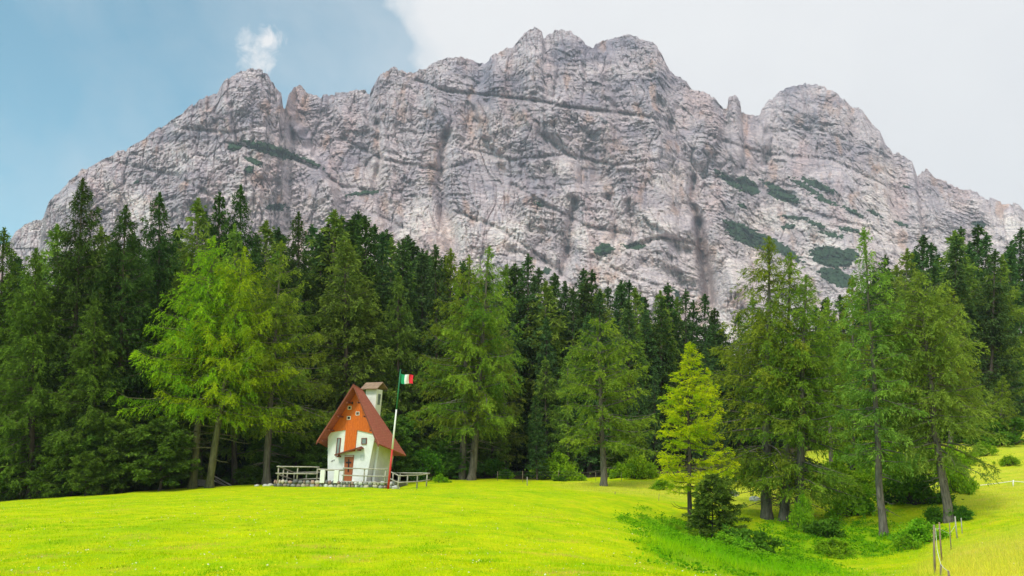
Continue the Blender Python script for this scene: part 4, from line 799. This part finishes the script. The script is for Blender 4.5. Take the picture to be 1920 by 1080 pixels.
# roof: two steep planes with a short ridge and a back hip, 12 cm thick
rp = dict(F=(2.40, -.9, 7.36), FR=(4.80, -.9, 2.79), FL=(-.63, -.9, 3.03), BR=(5.02, 3.45, 1.98), BL=(-1.0, 3.45, 2.1), Bk=(2.32, .7, 7.10))
def slab(ks, th, off=(0, 0, 0)):
    v = [Vector(rp[k]) for k in ks]; nn = (v[1] - v[0]).cross(v[2] - v[0]).normalized(); nn = nn if nn.z > 0 else -nn
    b.prism([tuple(q - nn * th) for q in v], [tuple(q) for q in v])
b = MB(); slab(('F', 'FR', 'BR'), .12); slab(('F', 'BR', 'Bk'), .12); slab(('F', 'Bk', 'FL'), .12); slab(('Bk', 'BL', 'FL'), .12); slab(('Bk', 'BR', 'BL'), .12); roof = b.build('roof', M['roof'], ch)
# barge boards and soffit at the front, rafters ends
b = MB(); b.prism([(-.66, -.95, 2.85), (-.60, -.95, 2.78), (2.40, -.95, 7.15), (4.72, -.95, 2.56), (4.82, -.95, 2.62), (2.40, -.95, 7.40), ], [(-.66, -.91, 2.85), (-.60, -.91, 2.78), (2.40, -.91, 7.15), (4.72, -.91, 2.56), (4.82, -.91, 2.62), (2.40, -.91, 7.40)]); b.build('barge_board', M['brown'], roof)
for k in (.18, .45, .72, .93):
    for sx, E_ in ((-1, (-.40, 3.1)), (1, (4.55, 3.0))):
        x = 2.35 + (E_[0] - 2.35) * k; z = 7.0 + (E_[1] - 7.0) * k - .30; b = MB(); b.box((x, -.42, z - .02), (.11, .78, .12)); b.build('purlin', M['brown'], roof)
# little iron cross on the ridge
b = MB(); b.tube([(2.42, -.75, 7.3), (2.42, -.75, 8.25)], .018, 6); b.tube([(2.20, -.75, 8.0), (2.64, -.75, 8.0)], .016, 6); b.build('ridge_cross', M['iron'], ch)
# bell tower
tw = MB(); tw.prism([(1.95, 1.9, 4.4), (2.80, 1.9, 4.4), (2.85, 2.8, 4.4), (1.95, 2.8, 4.4)], [(1.98, 1.9, 7.22), (2.98, 1.9, 7.22), (3.04, 2.8, 7.22), (1.98, 2.8, 7.22)]); tower = tw.build('bell_tower', M['plaster'], ch, .02)
b = MB(); b.prism([(2.90, 2.15, 6.0), (2.97, 2.15, 6.0), (2.97, 2.5, 6.0), (2.90, 2.5, 6.0)], [(2.98, 2.15, 6.85), (3.045, 2.15, 6.85), (3.045, 2.5, 6.85), (2.98, 2.5, 6.85)]); b.build('louvre', M['glass'], tower)
b = MB(); b.prism([(1.68, 1.55, 7.20), (3.20, 1.55, 7.20), (3.28, 2.35, 7.76), (1.72, 2.35, 7.76)], [(1.68, 1.55, 7.27), (3.20, 1.55, 7.27), (3.28, 2.35, 7.83), (1.72, 2.35, 7.83)])
b.prism([(1.72, 2.35, 7.76), (3.28, 2.35, 7.76), (3.34, 3.1, 7.28), (1.68, 3.1, 7.28)], [(1.72, 2.35, 7.83), (3.28, 2.35, 7.83), (3.34, 3.1, 7.36), (1.68, 3.1, 7.36)]); b.build('tower_roof', M['roof2'], tower)

# stone terrace wall
def stone_wall():
    rs = random.Random(3); A = at(512, 912, 61.6); B_ = at(737, 915, 60.6); A.z = g1(A.x, A.y); B_.z = g1(B_.x, B_.y); root = empty('stone_wall', (A + B_) / 2); tag(root, 'low wall of round pale field stones below the chapel terrace', 'wall')
    loc = root.location; core = MB(); u = (B_ - A); Ln = u.length; u.normalize(); back = Vector((-u.y, u.x, 0))
    def P(s, d, z): return A + u * s + back * d + Vector((0, 0, 0)) * 0, z
    v = []
    topz = .58
    for z in (-.3, topz): v.append([tuple(Vector(((A + u * s + back * d).x, (A + u * s + back * d).y, z)) - loc) for s, d in ((0, .12), (Ln, .12), (Ln, 4.2), (0, 3.0))])
    core.prism(v[0], v[1]); core.build('terrace_core', M['mortar'], root)
    st = MB(); tones = [(.72, .71, .66), (.42, .41, .38), (.34, .27, .22), (.45, .45, .42), (.25, .25, .24), (.5, .34, .27), (.62, .55, .42), (.66, .65, .62), (.30, .30, .28), (.16, .16, .16), (.36, .24, .22)]
    for row in range(2):
        s = 0
        while s < Ln:
            w_ = rs.uniform(.16, .50); h_ = rs.uniform(.20, .32); c = A + u * (s + w_ / 2) + back * .10; zc = A.z + (B_.z - A.z) * s / Ln + .10 + row * .25 + rs.uniform(-.02, .02)
            t = rs.choice(tones); m = len(st.v); vs = []; fs = []
            for i in range(5):
                for k in range(8):
                    th = math.pi * (i + .5) / 5; ph = 2 * math.pi * k / 8; r = 1 + rs.uniform(-.20, .16)
                    vs.append(Vector((c.x, c.y, zc)) - loc + (u * math.sin(th) * math.cos(ph) * w_ * .52 + back * math.sin(th) * math.sin(ph) * .14 + Vector((0, 0, math.cos(th) * h_ * .58))) * r)
            for i in range(4):
                for k in range(8): fs.append((i * 8 + k, (i + 1) * 8 + k, (i + 1) * 8 + (k + 1) % 8, i * 8 + (k + 1) % 8))
            fs += [tuple(range(8)), tuple(range(32, 40))[::-1]]; st.add(vs, fs, t); s += w_ * .98
    st.build('stones', M['stone'], root, smooth=True)
    return A, B_
stone_wall()
def rock(px, Y_, s, label, seed, zoff=0):
    rs = np.random.RandomState(seed); X = float(ratio(px, 900)[0]) * Y_; mb = MB(); vs = []; fs = []
    for i in range(7):
        for k in range(10):
            th = math.pi * (i + .5) / 7; ph = 2 * math.pi * k / 10; r = 1 + rs.uniform(-.18, .18); vs.append((math.sin(th) * math.cos(ph) * s * r, math.sin(th) * math.sin(ph) * s * .8 * r, math.cos(th) * s * .6 * r))
    for i in range(6):
        for k in range(10): fs.append((i * 10 + k, (i + 1) * 10 + k, (i + 1) * 10 + (k + 1) % 10, i * 10 + (k + 1) % 10))
    fs += [tuple(range(10)), tuple(range(60, 70))[::-1]]; mb.add(vs, fs, (.7, .68, .64)); o = mb.build('rock', M['stone']); o.location = (X, Y_, g1(X, Y_) + s * .15 + zoff); tag(o, label, 'rock')
for i, (px, Y_, s, lb) in enumerate([(742, 60.3, .32, 'dark flat stone at the foot of the flagpole'), (1372, 60, .5, 'pale boulder half hidden behind the small dark spruce'), (1412, 58, .4, 'pale boulder left of the leaning larch foot'), (507, 62.5, .25, 'loose white stone at the left end of the stone wall'), (498, 63, .2, 'grey stone just left of the loose white stone'), (482, 63.5, .2, 'small mossy stone farthest left of the stone wall')]): rock(px, Y_, s, lb, 70 + i)

# railings of round poles
def railing(label, posts, rails, mat='rail', r=.055, rr_=.045, cat='railing', name='wooden_railing'):
    p0 = at(*posts[0][0]); root = empty(name, p0); tag(root, label, cat)
    rn = random.Random(len(posts) * 7)
    for a, b_ in posts:
        m = MB(); A, B_ = at(*a) - p0, at(*b_) - p0; m.tube([A - Vector((0, 0, .15)), (A + B_) / 2, B_], [r, r, r * .9], 8, jit=.08, rnd=rn); m.build('post', M[mat], root, smooth=True)
    for pts in rails:
        m = MB(); q = [at(*c) - p0 for c in pts]; full = []
        for i in range(len(q) - 1):
            for k in range(4): t = k / 4; full.append(q[i] * (1 - t) + q[i + 1] * t + Vector((0, 0, rn.uniform(-.008, .008))))
        full.append(q[-1]); m.tube(full, rr_, 8, jit=.08, rnd=rn); m.build('rail', M[mat], root, smooth=True)
Yf = 61.6
railing('weathered pole railing on the stone wall at the left of the chapel', [((521, 899, Yf), (522.5, 873, Yf)), ((557, 900, Yf), (558.5, 874, Yf)), ((594, 901, Yf), (595.5, 875, Yf))], [[(519, 874.5, Yf - .1), (599, 876, Yf - .1)], [(517, 887.5, Yf - .1), (596, 888.5, Yf - .1)]])
railing('lower pole railing running behind the left terrace', [((530, 899, 62.6), (532, 880, 62.6)), ((538, 900, 63.6), (539.5, 883, 63.6)), ((551, 900, 65), (552, 885, 65)), ((574, 900, 65), (575, 886, 65)), ((602, 901, 64.5), (602, 884, 64.5))], [[(524, 875, 61.8), (551, 885.8, 65), (603, 885.3, 64.5)], [(523, 890, 61.8), (549, 899, 65)], [(560, 899, 65), (603, 897, 64.5)]])
pr = empty('pillar_rail', at(605.5, 901, 61.2)); tag(pr, 'pale wooden rail lying across two white pillars left of the door', 'railing'); p0 = pr.location
for x in (605, 631):
    A = at(x - 1, 903, 61.2) - p0; B_ = at(x + 1, 881.5, 61.2) - p0; m = MB(); m.prism([A + Vector((dx * .17, dy * .15, -.1)) for dx, dy in ((-1, -1), (1, -1), (1, 1), (-1, 1))], [B_ + Vector((dx * .17, dy * .15, 0)) for dx, dy in ((-1, -1), (1, -1), (1, 1), (-1, 1))]); m.build('pillar', M['white'], pr, .02)
m = MB(); m.tube([at(597, 880, 61.2) - p0, at(620, 881.2, 61.2) - p0, at(646, 881.5, 61.2) - p0], .065, 8); m.build('rail', M['rail'], pr, smooth=True)
railing('pole railing in front of the chapel door and right wall', [((643, 903, 61.2), (645.5, 876, 61.2)), ((682, 904, 61), (683.8, 879, 61)), ((721, 905, 60.7), (723.5, 879, 60.7))], [[(643, 877.5, 61.1), (684, 879, 60.9), (728, 880, 60.6)], [(641, 891, 61.1), (684, 892.2, 60.9), (727, 893.5, 60.6)], [(640, 903, 61.1), (684, 903.8, 60.9), (727, 905.5, 60.6)]])
railing('pale pole railing curving over the meadow right of the flagpole', [((736, 912, 61.5), (737, 887, 61.5)), ((746, 914, 59.2), (748, 892, 59.2)), ((763.5, 906, 62.5), (764.5, 891, 62.5)), ((781.5, 914, 60.5), (783, 890, 60.5)), ((799.5, 910, 62.5), (801, 889, 62.5)), ((749.5, 903, 64.5), (750.5, 888, 64.5))],
        [[(731, 884, 61.2), (748, 892, 59.1), (783, 891, 60.4), (805, 888, 62.6)], [(730, 897, 61.2), (748, 905, 59.1), (783, 903, 60.4), (806, 899.5, 62.6)], [(738, 886.5, 65), (806, 887.5, 62.8)]])
# flagpole
fb = at(727.5, 918, 59.3); fb.z = g1(fb.x, fb.y) - .1; ft = at(751, 694, 59.3); fp = empty('flagpole', fb); tag(fp, 'leaning flagpole painted red, white and green flying a small Italian tricolour', 'flagpole'); ax = ft - fb
for k0, k1, mt in ((0, .335, 'red'), (.335, .665, 'white'), (.665, 1, 'green')):
    m = MB(); m.tube([ax * k0, ax * k1], [.088 - .045 * k0, .088 - .045 * k1], 12); m.build('pole_section', M[mt], fp, smooth=True)
m = MB(); m.tube([ax, ax * 1.008], [.06, .05], 12); m.build('finial', M['green'], fp)
fl0 = ax * .972; nU, nW = 24, 12; L_, Hf = 1.0, .72
fm = {0: 'flag_green', 1: 'flag_white', 2: 'flag_red'}
M['flag_green'] = surf('green_cloth', (.01, .25, .10), (.02, .32, .13), 4, .8, bump=.1); M['flag_white'] = surf('white_cloth', (.78, .78, .76), (.84, .84, .82), 4, .8, bump=.1); M['flag_red'] = surf('red_cloth', (.62, .015, .03), (.72, .03, .05), 4, .8, bump=.1)
def fpnt(i, j, o):
    s = i / nU; t = j / nW; return fl0 + Vector((.05 + s * L_ * .93 - .03 * math.sin(t * 3), .09 * math.sin(s * 9 + t * 1.5) + o, -t * Hf * (1 - .12 * s) - .16 * s - .05 * math.sin(s * 6)))
for b_ in range(3):
    m = MB(); i0 = b_ * 8; vs = [fpnt(i0 + i, j, o) for o in (-.004, .004) for i in range(9) for j in range(nW + 1)]; k = 9 * (nW + 1); fs = []
    for i in range(8):
        for j in range(nW): a = i * (nW + 1) + j; fs.append((a, a + 1, a + nW + 2, a + nW + 1)); fs.append((k + a, k + a + nW + 1, k + a + nW + 2, k + a + 1))
    m.add(vs, fs); m.build('flag_band', M[fm[b_]], fp, smooth=True)

# fences and posts
def thin_post(px, base_py, top_px, top_py, Y_, r, mat, label, cat='fence post', name='fence_post', group=None):
    X = float(ratio(px, base_py)[0]) * Y_; A = Vector((X, Y_, g1(X, Y_))); T = at(top_px, top_py, Y_); m = MB(); m.tube([(0, 0, -.25), tuple((T - A) * .5), tuple(T - A)], [r, r * .97, r * .85], 7, jit=.08, rnd=random.Random(int(px))); o = m.build(name, M[mat], smooth=True); o.location = A; tag(o, label, cat, group); return T
for px, Y_, top, lb in ((980, 70, 883, 'thin stake of the wire fence right of the twin larches'), (1047, 71, 881, 'pale stake of the wire fence in front of the broad leafy shrub'), (1117, 71, 885, 'stake of the wire fence left of the lone rounded larch trunk'), (933, 71, 884, 'stake of the wire fence beside the twin larch trunks'), (1165, 71, 886, 'stake of the wire fence right of the lone rounded larch trunk')): thin_post(px, 897, px, top, Y_, .022, 'post', lb, group='stakes of the wire fence')
thin_post(988.5, 912, 988.5, 894, 64, .03, 'rail', 'short pale stick standing in the meadow below the wire fence', 'stick', 'stick')
thin_post(1153.5, 942, 1153.5, 922, 54, .022, 'post', 'thin brown stick standing in the meadow right of the lone larch', 'stick', 'stick'); thin_post(1235, 944, 1236, 926, 54, .015, 'post', 'very thin stick in the grass left of the young yellow larch', 'stick', 'stick')
def line(name, pts, r, mat, label, cat):
    p0 = Vector(pts[0]); m = MB(); q = []
    for i in range(len(pts) - 1):
        a, b_ = Vector(pts[i]) - p0, Vector(pts[i + 1]) - p0
        for k in range(6): t = k / 6; q.append(a * (1 - t) + b_ * t - Vector((0, 0, .12 * t * (1 - t))))
    q.append(Vector(pts[-1]) - p0); m.tube(q, r, 5); o = m.build(name, M[mat]); o.location = p0; tag(o, label, cat)
line('fence_wire', [at(933, 885, 71), at(980, 884.5, 70), at(1047, 884, 71), at(1117, 886, 71), at(1165, 887, 71)], .006, 'wire', 'thin dark upper wire strung along the forest edge behind the meadow', 'wire')
line('fence_wire', [at(933, 890, 71), at(980, 890, 70), at(1047, 890, 71), at(1117, 891, 71), at(1165, 892, 71)], .006, 'wire', 'thin dark lower wire strung along the forest edge behind the meadow', 'wire')
thin_post(1900, 916, 1900, 900, 58, .045, 'tape', 'white post of the tape fence at the right edge'); thin_post(1802, 921, 1802, 907, 58, .035, 'tape', 'white post of the tape fence right of the leaning larch'); thin_post(1574, 922, 1574, 905, 60, .03, 'tape', 'white post of the tape fence right of the three trunks')
line('fence_tape', [at(1775, 912, 58), at(1802, 913, 58), at(1900, 902, 58), at(1960, 906, 58)], .022, 'tape', 'upper white tape strung across the right slope', 'fence tape'); line('fence_tape', [at(1870, 917.5, 58), at(1900, 912, 58), at(1960, 916, 58)], .018, 'tape', 'lower white tape at the right edge of the slope', 'fence tape')
line('fence_tape', [at(1545, 905, 60), at(1574, 907, 60), at(1647, 910, 60)], .018, 'tape', 'white tape seen between the three trunks and the slim larch', 'fence tape')
tops = [thin_post(1752, 1080, 1751, 984, 24, .032, 'post', 'grey fence post with the tallest look at the bottom right'), thin_post(1764, 1080, 1764, 1058, 23, .03, 'post', 'short grey fence post cut by the bottom edge right of the tall grey post'), thin_post(1761, 1012, 1761, 979, 34, .035, 'roof2', 'orange brown fence post right of the tall grey post'), thin_post(1780, 1003, 1780, 980, 38, .025, 'post', 'thin brown fence post near the leaning larch foot'), thin_post(1793, 996, 1790.5, 968, 41, .035, 'rail', 'bluish grey fence post leaning slightly, behind the thin brown post'), thin_post(1803, 992, 1802, 971, 42, .025, 'rail', 'thin grey fence post, farthest of the row by the leaning larch'), thin_post(1779, 1080, 1778, 1070, 22, .03, 'post', 'dark stub of a post at the bottom right corner of the row')]
line('fence_tape', [tops[6], tops[1] , at(1757, 1030, 24) , at(1754, 990, 24), at(1761, 990, 34), at(1780, 1000, 38), at(1791, 985, 41)], .006, 'tape', 'thin white cord linking the fence posts at the bottom right', 'fence cord')
# old boards behind the mossy trunks
hb = empty('board_pile', at(408, 905, 66)); tag(hb, 'old grey boards and sloping pole behind the mossy larch trunks', 'boards')
for a, b_ in (((402, 893, 66), (440, 914, 65.4)), ((400, 901, 66.4), (436, 916, 65.6)), ((404, 898, 66.2), (428, 914, 66))):
    m = MB(); m.tube([at(*a) - hb.location, at(*b_) - hb.location], .06, 4); m.build('board', M['plank'], hb)
m = MB(); m.box(at(380, 905, 66) - hb.location, (.9, .5, .5)); m.build('crate_of_boards', M['plank'], hb)

# ------------------------------------------------------------------ thin summer haze: one box of even air round everything
hz = MB(); hz.box((0, 1150, 485), (6600, 3000, 1050)); m_ = bpy.data.materials.new('haze'); m_.use_nodes = True; hn = m_.node_tree.nodes; hl = m_.node_tree.links
for q in list(hn): hn.remove(q)
ho = hn.new('ShaderNodeOutputMaterial'); pv = hn.new('ShaderNodeVolumePrincipled'); pv.inputs['Color'].default_value = (.80, .88, 1, 1); pv.inputs['Density'].default_value = .00015; pv.inputs['Anisotropy'].default_value = 0
hl.new(pv.outputs[0], ho.inputs['Volume']); tag(hz.build('haze', m_), 'thin pale blue summer haze between the meadow and the mountain', 'haze', kind='stuff')
